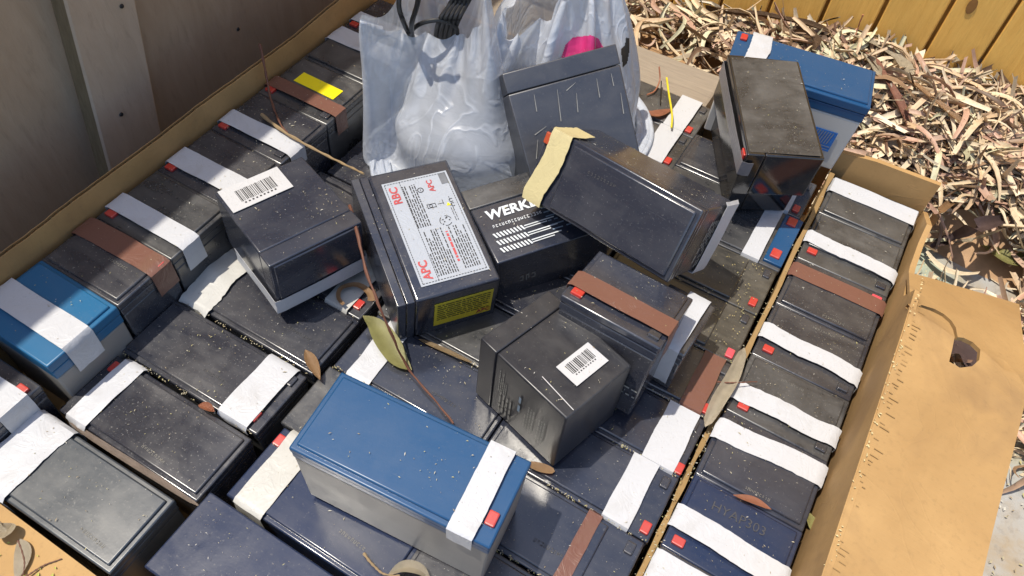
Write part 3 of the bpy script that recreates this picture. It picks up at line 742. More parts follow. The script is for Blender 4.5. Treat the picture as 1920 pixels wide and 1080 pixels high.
# B: cartridge with the printed silver label
P, D = pose(52.9, 2.4, 5.4, (-.278, .373, .236), (.0939, .1434, .0619))
r = empty('battery_cartridge', P @ Matrix.Translation((0, 0, -D[2] / 2)))
tag(r, 'dark blue-black battery cartridge with a silver APC RBC label and yellow end label', 'battery', 'sealed batteries in and on the carton')
hx, hy, hz = D[0] / 2, D[1] / 2, D[2]
box('case', (-hx + .016, hx, -hy, hy, 0, hz), 'black_clean', r, .0025)
for i, (a, c_, zz) in enumerate(((-hx, -hx + .0076, -.0003), (-hx + .0081, -hx + .0156, -.0001))):
    box('ridge', (a, c_, -hy, hy, .001, hz + zz), 'black_clean', r, .0007)
TOPS.append((P @ Matrix.Translation((0, 0, hz / 2)), hx - .004, hy - .004))
lw, lh = hx * 2 - .031, hy * 2 - .026
lab = box('printed_label', (-lw / 2, lw / 2, -lh / 2, lh / 2, 0, .0004), 'silver_label', r, 0, Matrix.Translation((.0095, -.001, hz + .0004)))
zl = .0007
pr = []
n = 44
for i in range(n):
    y = -lh / 2 + .003 + (lh - .006) * i / (n - 1)
    for x in (-lw / 2 + .0022, lw / 2 - .0022, -lw / 2 + .0165): pr.append((x, y, .0006, .0018))
for i in range(22):
    x = -lw / 2 + .003 + (lw - .006) * i / 21
    for y in (-lh / 2 + .0022, lh / 2 - .0022): pr.append((x, y, .0018, .0006))
link('label_border', quads_mesh(pr, 0), 'ink', lab, Matrix.Translation((0, 0, zl)))
rot90 = Matrix.Rotation(R(90), 4, 'Z')
link('lettering', text_mesh('APC', .0108, .0001, .0003), 'red_ink', lab, Matrix.Translation((-lw / 2 + .009, -lh / 2 + .0155, zl)) @ rot90)
link('lettering', text_mesh('RBC', .0108, .0001, .0003), 'red_ink', lab, Matrix.Translation((-lw / 2 + .009, lh / 2 - .0165, zl)) @ rot90)
link('lettering', text_mesh('APC', .0075, .0001, .0002), 'red_ink', lab, Matrix.Translation((.012, lh / 2 - .014, zl)) @ rot90)
fp = []
def put(rects, cx, cy, turn):
    for (a, c_, ww, hh) in rects:
        if turn: fp.append((cx - c_, cy + a, hh, ww))
        else: fp.append((cx + a, cy + c_, ww, hh))
put(dashes(1, lh * .42, .0135, 6, 1, .46, .4), -.0085, lh * .22, True)
put(dashes(2, lh * .42, .020, 9, 1, .46, .4), -.0045, -lh * .24, True)
put(dashes(3, lh * .40, .0155, 7, .95, .46, .4), .0185, -lh * .24, True)
put(dashes(5, lh * .24, .006, 3, .9, .3, .5), .0235, lh * .12, True)
link('fine_print', quads_mesh(fp, 0), 'ink', lab, Matrix.Translation((0, 0, zl)))
link('warning_line', quads_mesh([(a * 1.0, c_, ww, hh) for (a, c_, ww, hh) in dashes(8, .034, .003, 1, 1, .7, .3)], 0), 'red_ink', lab, Matrix.Translation((.0085, -lh * .22, zl)) @ rot90)
def ringq(cx, cy, r1, r2, a0=0, a1=360, n=22):
    out = []
    for i in range(n):
        t0, t1 = R(a0 + (a1 - a0) * i / n), R(a0 + (a1 - a0) * (i + 1) / n)
        out.append([(cx + r1 * math.cos(t0), cy + r1 * math.sin(t0)), (cx + r2 * math.cos(t0), cy + r2 * math.sin(t0)), (cx + r2 * math.cos(t1), cy + r2 * math.sin(t1)), (cx + r1 * math.cos(t1), cy + r1 * math.sin(t1))])
    return out
sy = ringq(.001, lh * .36, .0022, .0030) + [(.001, lh * .36, .0006, .0022)]
for k in range(3): sy += ringq(.012, -.0 + lh * .02, .0052, .0058, 120 * k + 10, 120 * k + 85, 8)
for k in range(6): sy += [(.012 + .0035 * math.cos(k), lh * .02 + .0035 * math.sin(k * 1.7), .0013, .0012)]
sy += [(.005, lh * .17, .0085, .0006), (.005, lh * .205, .0085, .0006), (.0012, lh * .187, .0006, .005), (.009, lh * .187, .0006, .005), (.014, lh * .19, .006, .0005), (.0165, lh * .2, .0005, .006)]
sy += ringq(.0045, lh * .187, .0012, .0018, n=10) + ringq(.0245, lh * .20, .0016, .0022, 40, 320, 10) + ringq(.0245, lh * .155, .0016, .0022, 40, 320, 10)
link('symbol', quads_mesh(sy, 0), 'ink', lab, Matrix.Translation((0, 0, zl)))
link('symbol', quads_mesh([[(.0185, lh * .155), (.0225, lh * .155), (.0205, lh * .188)]], 0), 'bright_yellow', lab, Matrix.Translation((0, 0, zl)))
link('dark_corner', quads_mesh([(lw / 2 - .0055, lh / 2 - .0085, .007, .013)], 0), 'grey_ink', lab, Matrix.Translation((0, 0, zl)))
Myl = Matrix.Translation((.014, -hy - .0003, hz / 2 - .001)) @ Matrix.Rotation(R(90), 4, 'X')
yl = box('end_label', (-.0275, .0275, -.0185, .0185, 0, .0004), 'yellow_label', r, 0, Myl)
link('fine_print', quads_mesh(dashes(9, .050, .027, 8, 1, .42, .25), 0), 'dark_ink', yl, Matrix.Translation((0, .003, .0007)))
link('lettering', text_mesh('APC', .007, .0001, .0001), 'red_ink', yl, Matrix.Translation((.020, -.0135, .0007)))
# C: white lettered battery lying flat
P, D = pose(53.2, 4.0, -.4, (-.190, .462, .2425), (.151, .090, .060), 1.02)
Pc = P @ Matrix.Translation((-.018, 0, 0)); D[0] -= .036
b, inv, L, W, H = loose(Pc, D, -X, Z, Y, 'black battery with white WERKER lettering lying flat, partly under the masking-taped one', flush=True, case='black_clean', lid='black_dusty', lidh=.026, tape=None, red=False, dark_cap=False)
zt = D[2] / 2 + .0004
def onC(me, mat, u, v, nm='lettering', a=0):
    link(nm, me, mat, b, inv @ Matrix.Translation((u, v, zt)) @ Matrix.Rotation(R(a), 4, 'Z'))
x0 = -D[0] / 2
onC(text_mesh('WERKER', .0150, .0001, .0005, spacing=1.03, shear=.12), 'white_ink', x0 + .041, .007)
onC(quads_mesh(scribble(3, .050, .0042, 16), 0), 'white_ink', x0 + .037, -.0065, 'small_or_mirrored_print')
st_ = []
for j in range(3):
    yy = -.0175 - j * .0088
    for i in range(9): st_.append([(-.028 + i * .0034, yy - .0028), (-.0262 + i * .0034, yy - .0028), (-.0282 + i * .0034, yy + .0028), (-.030 + i * .0034, yy + .0028)])
    st_ += [(.016 + .006 * j * 0, yy + .0012, .030, .0012), (.012, yy - .0014, .022, .0010)]
onC(quads_mesh(st_, 0), 'white_ink', x0 + .039, 0.0005, 'print_bar')
onC(quads_mesh(dashes(17, .05, .032, 6, 1, .25, .4), 0), 'bluegrey_ink', x0 + .088, -.016, 'small_or_mirrored_print')
link('pen_mark', quads_mesh(scribble(12, .018, .010, 3), 0), 'pale_ink', b, inv @ Matrix.Translation((x0 + .032, -D[1] / 2 - .0004, -.006)) @ Matrix.Rotation(R(90), 4, 'X'))
# D: tipped battery with masking tape, lid facing the viewer
P, D = pose(-12.0, -30.9, 2.4, (-.127, .481, .296), (.155, .0912, .0653))
b, inv, L, W, H = loose(P, D, X, Z, -Y, 'big tipped black battery with yellow masking tape, lid towards the viewer', kind='end', case='black_clean', lid='black_clean', tape='mask_tape', tp=.013, tw=.021, drops=(.012, .040), slack=.0008, rag=.004, redmat='orange_red', redpos=(-.0745, .024), code=(-.012, .016, 2, .030, .0034, 'emboss_dim'))
et = tape_mesh(.0653, .0912, .0, 'x', .029, .030, (.002, .030), 77, slack=.001, rag=.001)  # white band stands in for neighbouring tape mirrored in the glossy end
link('mirrored_tape', et, 'tape', b, inv @ Matrix.Translation((D[0] / 2 + .0008, 0, 0)) @ axes(Z, Y, -X).inverted() @ Matrix.Identity(4) if False else inv @ Matrix.Translation((D[0] / 2 + .0006, 0, 0)) @ axes(-Z, Y, X))
link('small_or_mirrored_print', quads_mesh(dashes(31, .046, .018, 4, 1, .42, .35), 0), 'pale_ink', b, inv @ Matrix.Translation((D[0] / 2 + .0005, .006, -.004)) @ axes(-Z, Y, X))  # these marks paint the neighbour's print as reflected in the end face
# E: brown-taped upright battery
P, D = pose(-2.4, -8.7, .4, (-.085, .393, .224), (.0912, .0695, .1004), .945)
b, inv, L, W, H = loose(P, D, X, Y, Z, 'upright black battery with brown tape and a red cap, tucked under the tipped one', case='black', lid='black_clean', tape='brown_tape', tp=.0215, tw=.020, drops=(.01, .030), redpos=(-D[0] / 2 + .009, -D[1] / 2 + .0085))
link('small_or_mirrored_print', quads_mesh(dashes(41, .030, .020, 5, 1, .4, .4), 0), 'pale_ink', b, inv @ Matrix.Translation((.026, -D[1] / 2 - .0005, -.022)) @ Matrix.Rotation(R(90), 4, 'X'))
# F: barcode battery standing on its side, printed face towards the viewer
P, D = pose(-16.5, -2.1, .4, (-.111, .318, .229), (.0978, .0775, .0839), .975)
b, inv, L, W, H = loose(P, D, Z, Y, -X, 'black battery on end with white barcode sticker and printed dusty side, mid pile', flush=True, case='black_matte', lid='black_matte', lidh=.020, tape=None, red=False, dark_cap=False)
st = sticker(b, inv, Matrix.Translation((D[0] / 2 - .0255, .0065, D[2] / 2 + .0005)) @ Matrix.Rotation(R(0), 4, 'Z'), .0225, .036, 'paper')
printed(st, quads_mesh(barcode(9, .025, .0115), 0), 'ink', Matrix.Translation((-.002, 0, .0006)) @ rot90)
Mf = inv @ Matrix.Translation((0, -D[1] / 2 - .0005, 0)) @ Matrix.Rotation(R(90), 4, 'X')
for k, (u, v, ww, hh, rn, mt) in enumerate(((-.017, .010, .030, .010, 5, 'pale_ink'), (-.012, -.018, .028, .016, 4, 'pale_ink'), (.003, .004, .022, .006, 1, 'bluegrey_ink'), (.0145, -.004, .034, .011, 4, 'pale_ink'), (.028, -.006, .036, .008, 3, 'pale_ink'))):
    link('small_or_mirrored_print', quads_mesh(dashes(50 + k, ww, hh, rn, 1, .42, .35), 0), mt, b, Mf @ Matrix.Translation((u, v, 0)) @ rot90)
link('scratch_or_reflection', quads_mesh([(0, 0, .0007, .036)], 0), 'paper', b, inv @ Matrix.Translation((.028, -D[1] / 2 + .011, D[2] / 2 + .0004)) @ Matrix.Rotation(R(86), 4, 'Z'))  # white line paints a reflection along the front edge of the top
# G: big blue battery
P, D = pose(5.6, .8, 1.9, (-.151, .176, .251), (.1514, .0648, .094))
b, inv, L, W, H = loose(P, D, -X, -Y, Z, 'big blue-lidded grey battery with white tape, lying across the front of the pile', kind='end', case='grey', lid='blue', lidh=.019, tp=.021, tw=.019, drops=(.006, .020), redpos=(-.0695, .0155), slack=.0006, rag=.0008, dark_cap=False)
# H: leaning charcoal battery
P, D = pose(48.1, -25.3, -37.8, (-.214, .507, .328), (.104, .075, .099), 1.11)
b, inv, L, W, H = loose(P, D, X, Y, Z, 'scuffed charcoal battery leaning back against the plastic bags', flush=True, case='graphite', lid='graphite', lidh=.021, tape=None, red=False, dark_cap=False)
sc = []
q = random.Random(5)
for (u, v, l, a) in ((-.034, .020, .016, 84), (-.012, .012, .030, 82), (.006, .010, .018, 80), (.030, .018, .018, 85), (.046, .022, .012, 88), (-.044, -.022, .018, 70), (-.036, -.006, .014, 20), (.004, .026, .012, 25), (.050, -.002, .02, 84)):
    c_, s_ = math.cos(R(a)), math.sin(R(a)); hw = .00045
    sc.append([(u - c_ * l / 2 - s_ * hw, v - s_ * l / 2 + c_ * hw), (u - c_ * l / 2 + s_ * hw, v - s_ * l / 2 - c_ * hw), (u + c_ * l / 2 + s_ * hw * .4, v + s_ * l / 2 - c_ * hw * .4), (u + c_ * l / 2 - s_ * hw * .4, v + s_ * l / 2 + c_ * hw * .4)])
link('scratch_or_reflection', quads_mesh(sc, 0), 'pale_ink', b, inv @ Matrix.Translation((0, -D[1] / 2 - .0005, 0)) @ Matrix.Rotation(R(90), 4, 'X'))
# I: glossy block
P, D = pose(29.4, 3.1, 2.2, (-.068, .773, .201), (.0881, .1617, .0648), .871)
b, inv, L, W, H = loose(P, D, Y, -Z, -X, 'glossy black battery with a scuffed dusty top, lying against the blue one near the divider', flush=True, case='black_gloss', lid='black_gloss', tp=.018, tw=.018, tape='tape_grey', drops=(.01, .01), plate=False, dark_cap=False)
bm = bmesh.new()
link('dust_film', quads_mesh([(0, 0, D[0] - .007, D[1] - .007)], 0), 'black_dusty', b, inv @ Matrix.Translation((0, 0, D[2] / 2 + .0004)))
Pu = P @ Matrix.Translation((.004, .008, -D[2] / 2 - .0225))
loose(Pu, [D[0] - .010, D[1] - .016, .0425], Y, -Z, -X, 'flat black battery lying underneath the glossy scuffed one', flush=True, case='black_gloss', lid='black_gloss', tape=None, red=False, dark_cap=False, plate=False)
TOPS.pop()
# J: blue battery at the back
P, D = pose(9.5, -.2, 1.9, (-.055, .759, .253), (.151, .065, .094))
b, inv, L, W, H = loose(P, D, X, Y, Z, 'blue-lidded grey battery with torn white tape at the back corner by the leaf litter', kind='end', case='grey_light', lid='blue', lidh=.024, tp=.026, tw=.022, drops=(.012, .01), redpos=(-.068, .021), slack=.004, rag=.003, dark_cap=False)
Mf = inv @ Matrix.Translation((.044, -D[1] / 2 - .0006, -.010)) @ Matrix.Rotation(R(90), 4, 'X')
st = box('blue_label', (-.0165, .0165, -.0135, .0135, 0, .0003), 'blue_label', b, 0, Mf)
link('fine_print', quads_mesh([[(-.015 + i * .0028, -.004), (-.0142 + i * .0028, -.004), (-.0122 + i * .0028, .012), (-.013 + i * .0028, .012)] for i in range(10)] + [(0, -.0068, .031, .0009), (0, -.0105, .028, .0007)], 0), 'pale_ink', st, Matrix.Translation((0, 0, .0006)))
link('stamp', quads_mesh(ringq(0, 0, .0030, .0042, n=16) + [(0, 0, .003, .001)], 0), 'blue_label', b, inv @ Matrix.Translation((.038, -D[1] / 2 - .0006, -.037)) @ Matrix.Rotation(R(90), 4, 'X'))
# small battery wedged between E and D
wc = at(1338, 570, .262)
Ms = Matrix.Translation((wc.x - .021, wc.y - .030, .2002)) @ Matrix.Rotation(R(-3), 4, 'Z')
battery(Ms @ Matrix.Rotation(math.pi, 4, 'Z'), .042, .060, .062, 'small black battery with white end tape wedged below the tipped one', kind='end', case='black', tp=.014, tw=.020, drops=(.05, .05), red=False, dark_cap=False, slack=.001, plate=False)

# ------------------------------------------------------------------ bags and cables
def film_sim(nth, nv, R0, Hs, centre, blobs, pins, seed, iters=420, floor=.2018, start_scale=1.0, rim_in=1.0):
    """thin film bag settled over its contents: position based cloth in numpy.  blobs = ellipsoids (centre, radii), pins = (angle, width, point)"""
    rs = np.random.RandomState(seed); nb = int(nv * R0 / (R0 + Hs)); a = np.linspace(0, 2 * np.pi, nth, endpoint=False)
    P = np.zeros((nv, nth, 3)); rest_r = np.zeros(nv)
    for j in range(nv):
        if j <= nb: r, z = R0 * (j + .6) / (nb + .6), floor + .001
        else: r, z = R0, floor + Hs * (j - nb) / (nv - 1 - nb)
        rest_r[j] = r
        k = r * start_scale * (1 if j <= nb else (1 + (rim_in - 1) * (j - nb) / (nv - 1 - nb)))
        P[j, :, 0] = centre[0] + k * np.cos(a); P[j, :, 1] = centre[1] + k * np.sin(a); P[j, :, 2] = z
    P += rs.normal(0, .0012, P.shape)
    hv = (R0 + Hs) / (nv - 1)
    dth = 2 * np.pi / nth
    cons = []
    for dj, di, k in ((0, 1, 1.0), (1, 0, 1.0), (1, 1, .6), (1, -1, .6), (0, 3, .22), (3, 0, .22)):
        A = np.arange(nv - dj); L = np.zeros(nv - dj)
        for j in A:
            rr = .5 * (rest_r[j] + rest_r[j + dj]); L[j] = math.hypot(2 * rr * math.sin(abs(di) * dth / 2), hv * dj)
        cons.append((dj, di, k, L[:, None]))
    V = np.zeros_like(P); pinw = []
    for (ang, wd, pt, depth) in pins:
        da = np.abs(np.arctan2(np.sin(a - ang), np.cos(a - ang))); w_ = np.zeros((nv, nth)); w_[nv - depth:, :] = (da < wd)[None, :]
        q = P[w_ > 0]; pinw.append((w_ > 0, q - q.mean(0), np.array(pt), q.mean(0)))
    for it in range(iters):
        f = min(1, it / (iters * .45)); prev = P.copy()
        V *= .93; V[..., 2] -= .00006; P = P + V
        for _ in range(4):
            acc = np.zeros_like(P); cnt = np.zeros(P.shape[:2] + (1,))
            for dj, di, k, L in cons:
                B = np.roll(P, -di, axis=1)[dj:]; A_ = P[:nv - dj]; d = B - A_; l = np.linalg.norm(d, axis=2, keepdims=True) + 1e-9
                c = d * ((l - L[:, :, None]) / l * .5 * k)
                if dj == 3 or di == 3: c = np.where(l < L[:, :, None], c, 0)
                acc[:nv - dj] += c; cnt[:nv - dj] += 1
                sh = np.roll(c, di, axis=1); acc[dj:] -= sh; cnt[dj:] += 1
            P = P + acc / np.maximum(cnt, 1) * 1.9
            for (c0, r0) in blobs:
                q = (P - np.array(c0)) / np.array(r0); l = np.linalg.norm(q, axis=2, keepdims=True)
                P = np.where(l < 1, np.array(c0) + q / np.maximum(l, 1e-6) * np.array(r0), P)
            P[..., 2] = np.maximum(P[..., 2], floor)
            for (m_, rel, pt, st) in pinw: P[m_] = rel * (1 - .75 * f) + st + (pt - st) * f
        V = P - prev
    for _ in range(2):
        S = P.copy(); S[1:-1] = .5 * P[1:-1] + .125 * (P[2:] + P[:-2] + np.roll(P, 1, 1)[1:-1] + np.roll(P, -1, 1)[1:-1]); P = S
    verts = P.reshape(-1, 3).tolist(); faces = []
    for j in range(nv - 1):
        for i in range(nth): faces.append((j * nth + i, j * nth + (i + 1) % nth, (j + 1) * nth + (i + 1) % nth, (j + 1) * nth + i))
    faces.append(tuple(range(nth)))
    me = bpy.data.meshes.new('film'); me.from_pydata(verts, [], faces)
    for p in me.polygons: p.use_smooth = True
    return me
def cable(name, pts, rad, mat, label, cat='cable', group=None, n=60):
    o = link(name, tube_mesh(spline(pts, n), rad, 8), mat); tag(o, label, cat, group); return o

def bag_a():
    M0 = Vector((-.335, .535, .2)); r = empty('plastic_bag', Matrix.Translation(M0))
    tag(r, 'translucent white plastic carrier bag holding black cables, slumped behind the cartridge', 'bag')
    me = film_sim(170, 130, .090, .262, (-.335, .523), [((-.330, .518, .246), (.072, .060, .045)), ((-.350, .540, .262), (.060, .054, .048))],
                  [(R(2), .24, tuple(at(915, -15, .405)), 6), (R(205), .22, tuple(at(676, 35, .368)), 5), (R(-34), .14, tuple(at(893, 52, .365)), 2), (R(-62), .18, tuple(at(862, 64, .346)), 2), (R(-95), .22, tuple(at(805, 64, .338)), 2), (R(-125), .16, tuple(at(755, 60, .340)), 2), (R(-146), .10, tuple(at(718, 52, .350)), 2), (R(120), .5, tuple(at(800, -120, .40)), 3), (R(60), .25, tuple(at(900, -120, .39)), 3)], 4)
    me.transform(Matrix.Translation(-M0)); link('film', me, 'film', r)
bag_a()
def bag_b():
    M0 = Vector((-.25, .655, .2)); r = empty('plastic_bag', Matrix.Translation(M0))
    tag(r, 'white plastic bag with magenta print, behind the leaning charcoal battery', 'bag')
    me = film_sim(160, 120, .104, .245, (-.282, .640), [((-.278, .640, .255), (.086, .066, .055)), ((-.286, .645, .300), (.078, .060, .060))],
                  [(R(-40), .30, tuple(at(1110, -14, .385)), 4), (R(-75), .22, tuple(at(1060, 0, .380)), 4), (R(-108), .16, tuple(at(1018, 38, .352)), 3), (R(-128), .12, tuple(at(972, 66, .345)), 3), (R(190), .3, tuple(at(945, 20, .36)), 4), (R(0), .25, tuple(at(1150, -40, .385)), 4), (R(90), .7, tuple(at(1080, -110, .40)), 4)], 9)
    me.transform(Matrix.Translation(-M0)); o = link('film', me, 'film_white', r)
    # the printed motif follows the film a millimetre proud of it
    dg = bpy.context.evaluated_depsgraph_get()
    from mathutils.bvhtree import BVHTree
    bv = BVHTree.FromPolygons([v.co + M0 for v in me.vertices], [p.vertices for p in me.polygons])
    def stick(px, name, mat, dens=8):
        bm = bmesh.new(); us = [p[0] for p in px]; vs_ = [p[1] for p in px]; G = {}
        def inside(u, v):
            c = False; j = len(px) - 1
            for i in range(len(px)):
                (xi, yi), (xj, yj) = px[i], px[j]
                if (yi > v) != (yj > v) and u < (xj - xi) * (v - yi) / (yj - yi) + xi: c = not c
                j = i
            return c
        def vert(i, j):
            if (i, j) not in G:
                d = ray(i * 1.4, j * 1.4).normalized(); h = bv.ray_cast(CAM, d)
                G[(i, j)] = bm.verts.new(h[0] - d * .0012 - M0) if h[0] else None
            return G[(i, j)]
        for i in range(int(min(us) / 1.4), int(max(us) / 1.4) + 1):
            for j in range(int(min(vs_) / 1.4), int(max(vs_) / 1.4) + 1):
                if inside(i * 1.4 + .7, j * 1.4 + .7):
                    q = [vert(i, j), vert(i + 1, j), vert(i + 1, j + 1), vert(i, j + 1)]
                    if all(q): bm.faces.new(q)
        if bm.faces: link(name, finish(bm, name, True), mat, r)
    stick([(1053, 106), (1060, 85), (1075, 70), (1092, 68), (1108, 66), (1122, 72), (1132, 90), (1130, 110), (1100, 125), (1060, 125)], 'printed_motif', 'pink_print')
    stick([(1164, 92), (1172, 84), (1174, 70), (1180, 72), (1180, 96), (1176, 118), (1168, 126), (1166, 108)], 'printed_motif', 'ink')
bag_b()
# cables in the first bag
def lp(c, rx, ry, z, a0, a1, n=14, wob=.004, s=0):
    return [Vector((c[0] + rx * math.cos(R(a0 + (a1 - a0) * i / n)), c[1] + ry * math.sin(R(a0 + (a1 - a0) * i / n)), z + wob * math.sin(i * 1.3 + s))) for i in range(n + 1)]
cable('power_cable', [at(752, -30, .40), at(748, 10, .385), at(757, 42, .365), at(770, 70, .31)], .0024, 'cable', 'black cable standing up leftmost in the translucent bag', group='cables in the carrier bag')
cable('power_cable', [at(790, -30, .41), at(782, 10, .39), at(772, 46, .365), at(775, 80, .31)], .0024, 'cable', 'second black cable from the left in the translucent bag', group='cables in the carrier bag')
for k in range(5):
    cable('power_cable', [at(868 + 9 * k, -40, .40), at(845 + 8 * k, 5, .375), at(822 + 9 * k, 42, .36), at(815 + 8 * k, 80, .30)], .0022 + .0002 * (k % 2), 'cable', 'black cable %s in the bundle at the bag mouth' % ('leftmost', 'second from left', 'in the centre', 'second from right', 'rightmost')[k], group='bundled cables in the bag mouth')
cable('power_cable', [at(765, 62, .345), at(790, 44, .36), at(825, 38, .364), at(853, 50, .355), at(858, 64, .345)], .0022, 'cable', 'black cable looped across the mouth of the translucent bag', group='cables in the carrier bag')
# dark contents of bag one
def adapter():
    r = empty('power_adapter', Matrix.Translation((-.335, .552, .206)) @ Matrix.Rotation(R(25), 4, 'Z')); tag(r, 'dark power adapter seen dimly inside the cable bag', 'adapter')
    box('housing', (-.055, .055, -.032, .032, 0, .062), 'black', r, .006); box('end_cap', (.0552, .060, -.024, .024, .008, .054), 'charcoal', r, .003)
adapter()
cable('wire', [at(1250, 146, .215), at(1254, 175, .213), at(1260, 215, .209), at(1259, 240, .206)], .0012, 'cable_yellow', 'thin yellow wire lying over the white tape by the plank', 'wire')
cable('wire', [at(1236, 125, .216), at(1237, 150, .206), at(1228, 170, .203), at(1213, 178, .203)], .0009, 'cable_copper', 'thin reddish wire curling by the plank', 'wire')
cable('wire', [at(1240, 152, .205), at(1239, 175, .2035), at(1238, 196, .203)], .0007, 'cable', 'short black wire by the yellow one', 'wire')

# ------------------------------------------------------------------ leaves and twigs lying on the batteries
def leaf(name, pts, wid, mat, label, cat='leaf', curl=.3, n=14, twist=0.0, p=.8, group=None, w=None):
    o = link(name, blade_mesh(spline(pts, n), w or lens(wid, p), curl, .0005, twist=twist), mat); tag(o, label, cat, group); return o
def twig(pts, rad, mat, label, n=40):
    q = spline(pts, n); q = [p + Vector((.0008 * noise.noise(p * 90), .0008 * noise.noise(p * 90 + Vector((3, 0, 0))), 0)) for p in q]
    o = link('twig', tube_mesh(q, lambda t: rad * (1.0 - .45 * t) * (1 + .22 * math.sin(t * 47)), 7), mat); tag(o, label, 'twig'); return o
tw1 = [at(655, 385, .272), at(668, 430, .275), at(687, 510, .268), at(705, 560, .262), at(735, 630, .238), at(765, 690, .2075), at(805, 738, .2045), at(850, 794, .2035)]
twig(tw1, .0015, 'twig', 'long red-brown twig running down past the cartridge to the front of the pile')
twig([at(487, 82, .29), at(497, 130, .272), at(508, 185, .258), at(525, 232, .2555), at(540, 250, .255)], .0014, 'twig', 'thin bare twig poking up over the left carton edge')
twig([at(490, 215, .2545), at(540, 252, .2555), at(600, 285, .253), at(650, 310, .262), at(682, 326, .278)], .0018, 'twig_pale', 'bare twig lying from the left column towards the cartridge')
leaf('leaf', [at(680, 592, .214), at(705, 612, .208), at(728, 645, .2065), at(748, 675, .205), at(772, 694, .2045)], .0105, 'leaf_green', 'olive green leaf beside the red-brown twig', curl=.25)
leaf('leaf', [at(572, 656, .206), at(585, 680, .2055), at(600, 712, .206)], .0052, 'leaf_tan', 'small tan leaf in the row gap left of the big blue battery', curl=.5)
leaf('leaf', [at(990, 869, .203), at(1015, 877, .204), at(1040, 884, .2035)], .0040, 'leaf_tan', 'tan wood chip by the corner of the big blue battery', 'chip', curl=.1, p=.35)
leaf('leaf', [at(372, 760, .204), at(388, 764, .206), at(402, 772, .204)], .0036, 'leaf_pink', 'curled reddish leaf between two left batteries', curl=.8)
leaf('leaf', [at(1208, 208, .2045), at(1225, 214, .2045), at(1240, 212, .204), at(1262, 204, .2035)], .0058, 'leaf_pink', 'salmon leaf by the yellow wire', curl=.25)
leaf('bark_strip', [at(1322, 800, .200), at(1345, 755, .2065), at(1372, 710, .2065), at(1396, 652, .206)], .0065, 'leaf_pale', 'long pale tan bark strip in the gap beside the right column', 'bark', curl=.5, p=.35)
twig([at(1345, 715, .207), at(1378, 718, .2085), at(1420, 716, .207)], .0008, 'twig', 'short dark twig next to the pale bark strip')
leaf('leaf', [at(1375, 928, .2028), at(1412, 938, .2035), at(1446, 955, .2028)], .0032, 'leaf_pink', 'orange leaf fragment between the two nearest right batteries', curl=.2)
leaf('leaf', [at(728, 1078, .203), at(756, 1064, .207), at(785, 1068, .208), at(806, 1085, .204)], .0046, 'leaf_pale', 'curled pale leaf at the bottom edge below the blue battery', curl=.7)
twig([at(682, 1038, .2035), at(700, 1060, .2045), at(718, 1076, .2045), at(750, 1078, .206)], .0011, 'twig_pale', 'pale twig beside the curled leaf at the bottom edge')
ringp = lp((at(665, 555, .208).x, at(665, 555, .208).y), .0165, .013, .2065, 20, 260, 16, .0006)
o = link('leaf', blade_mesh(ringp, lambda t: .0034 * (1 - .5 * t), .3, .0005), 'leaf_tan'); tag(o, 'ring-shaped curled leaf on white tape near the cartridge', 'leaf')
leaf('bark_strip', [at(785, 636, .204), at(830, 655, .204), at(885, 680, .2045)], .0024, 'twig_pale', 'thin yellowish strip of debris in front of the cartridge', 'debris', curl=.2, p=.4)
leaf('leaf', [at(1512, 958, .196), at(1525, 985, .192), at(1536, 1006, .192)], .0048, 'leaf_green', 'grey-green leaf stuck between a battery and the right carton wall', curl=.2)
twig([at(1536, 1004, .195), at(1552, 1024, .20)], .0006, 'twig', 'stem of the leaf by the right carton wall')
leaf('leaf', [at(36, 1010, .196), at(44, 1040, .196), at(30, 1090, .194)], .0060, 'leaf_pale', 'pale leaf lying on the cardboard flap in the near left corner', curl=.2)
twig([at(34, 1012, .196), at(46, 1050, .196), at(42, 1085, .195)], .0007, 'twig', 'dark twig beside the pale leaf in the near left corner')
twig([at(48, 1082, .195), at(80, 1062, .195), at(115, 1048, .196)], .0007, 'twig', 'second dark twig on the near left cardboard flap')
leaf('leaf', [at(-8, 1000, .198), at(10, 996, .202), at(26, 982, .199)], .0072, 'leaf_pale', 'curled bleached leaf at the left picture edge on the cardboard', curl=.6)
# debris clinging along the battery gaps
leaf('bark_strip', [at(130, 792, .196), at(200, 838, .197), at(290, 895, .197), at(375, 950, .196)], .0026, 'bark_grey', 'grey fibrous strip in the gap behind the corner battery', 'debris', curl=.3, p=.25)

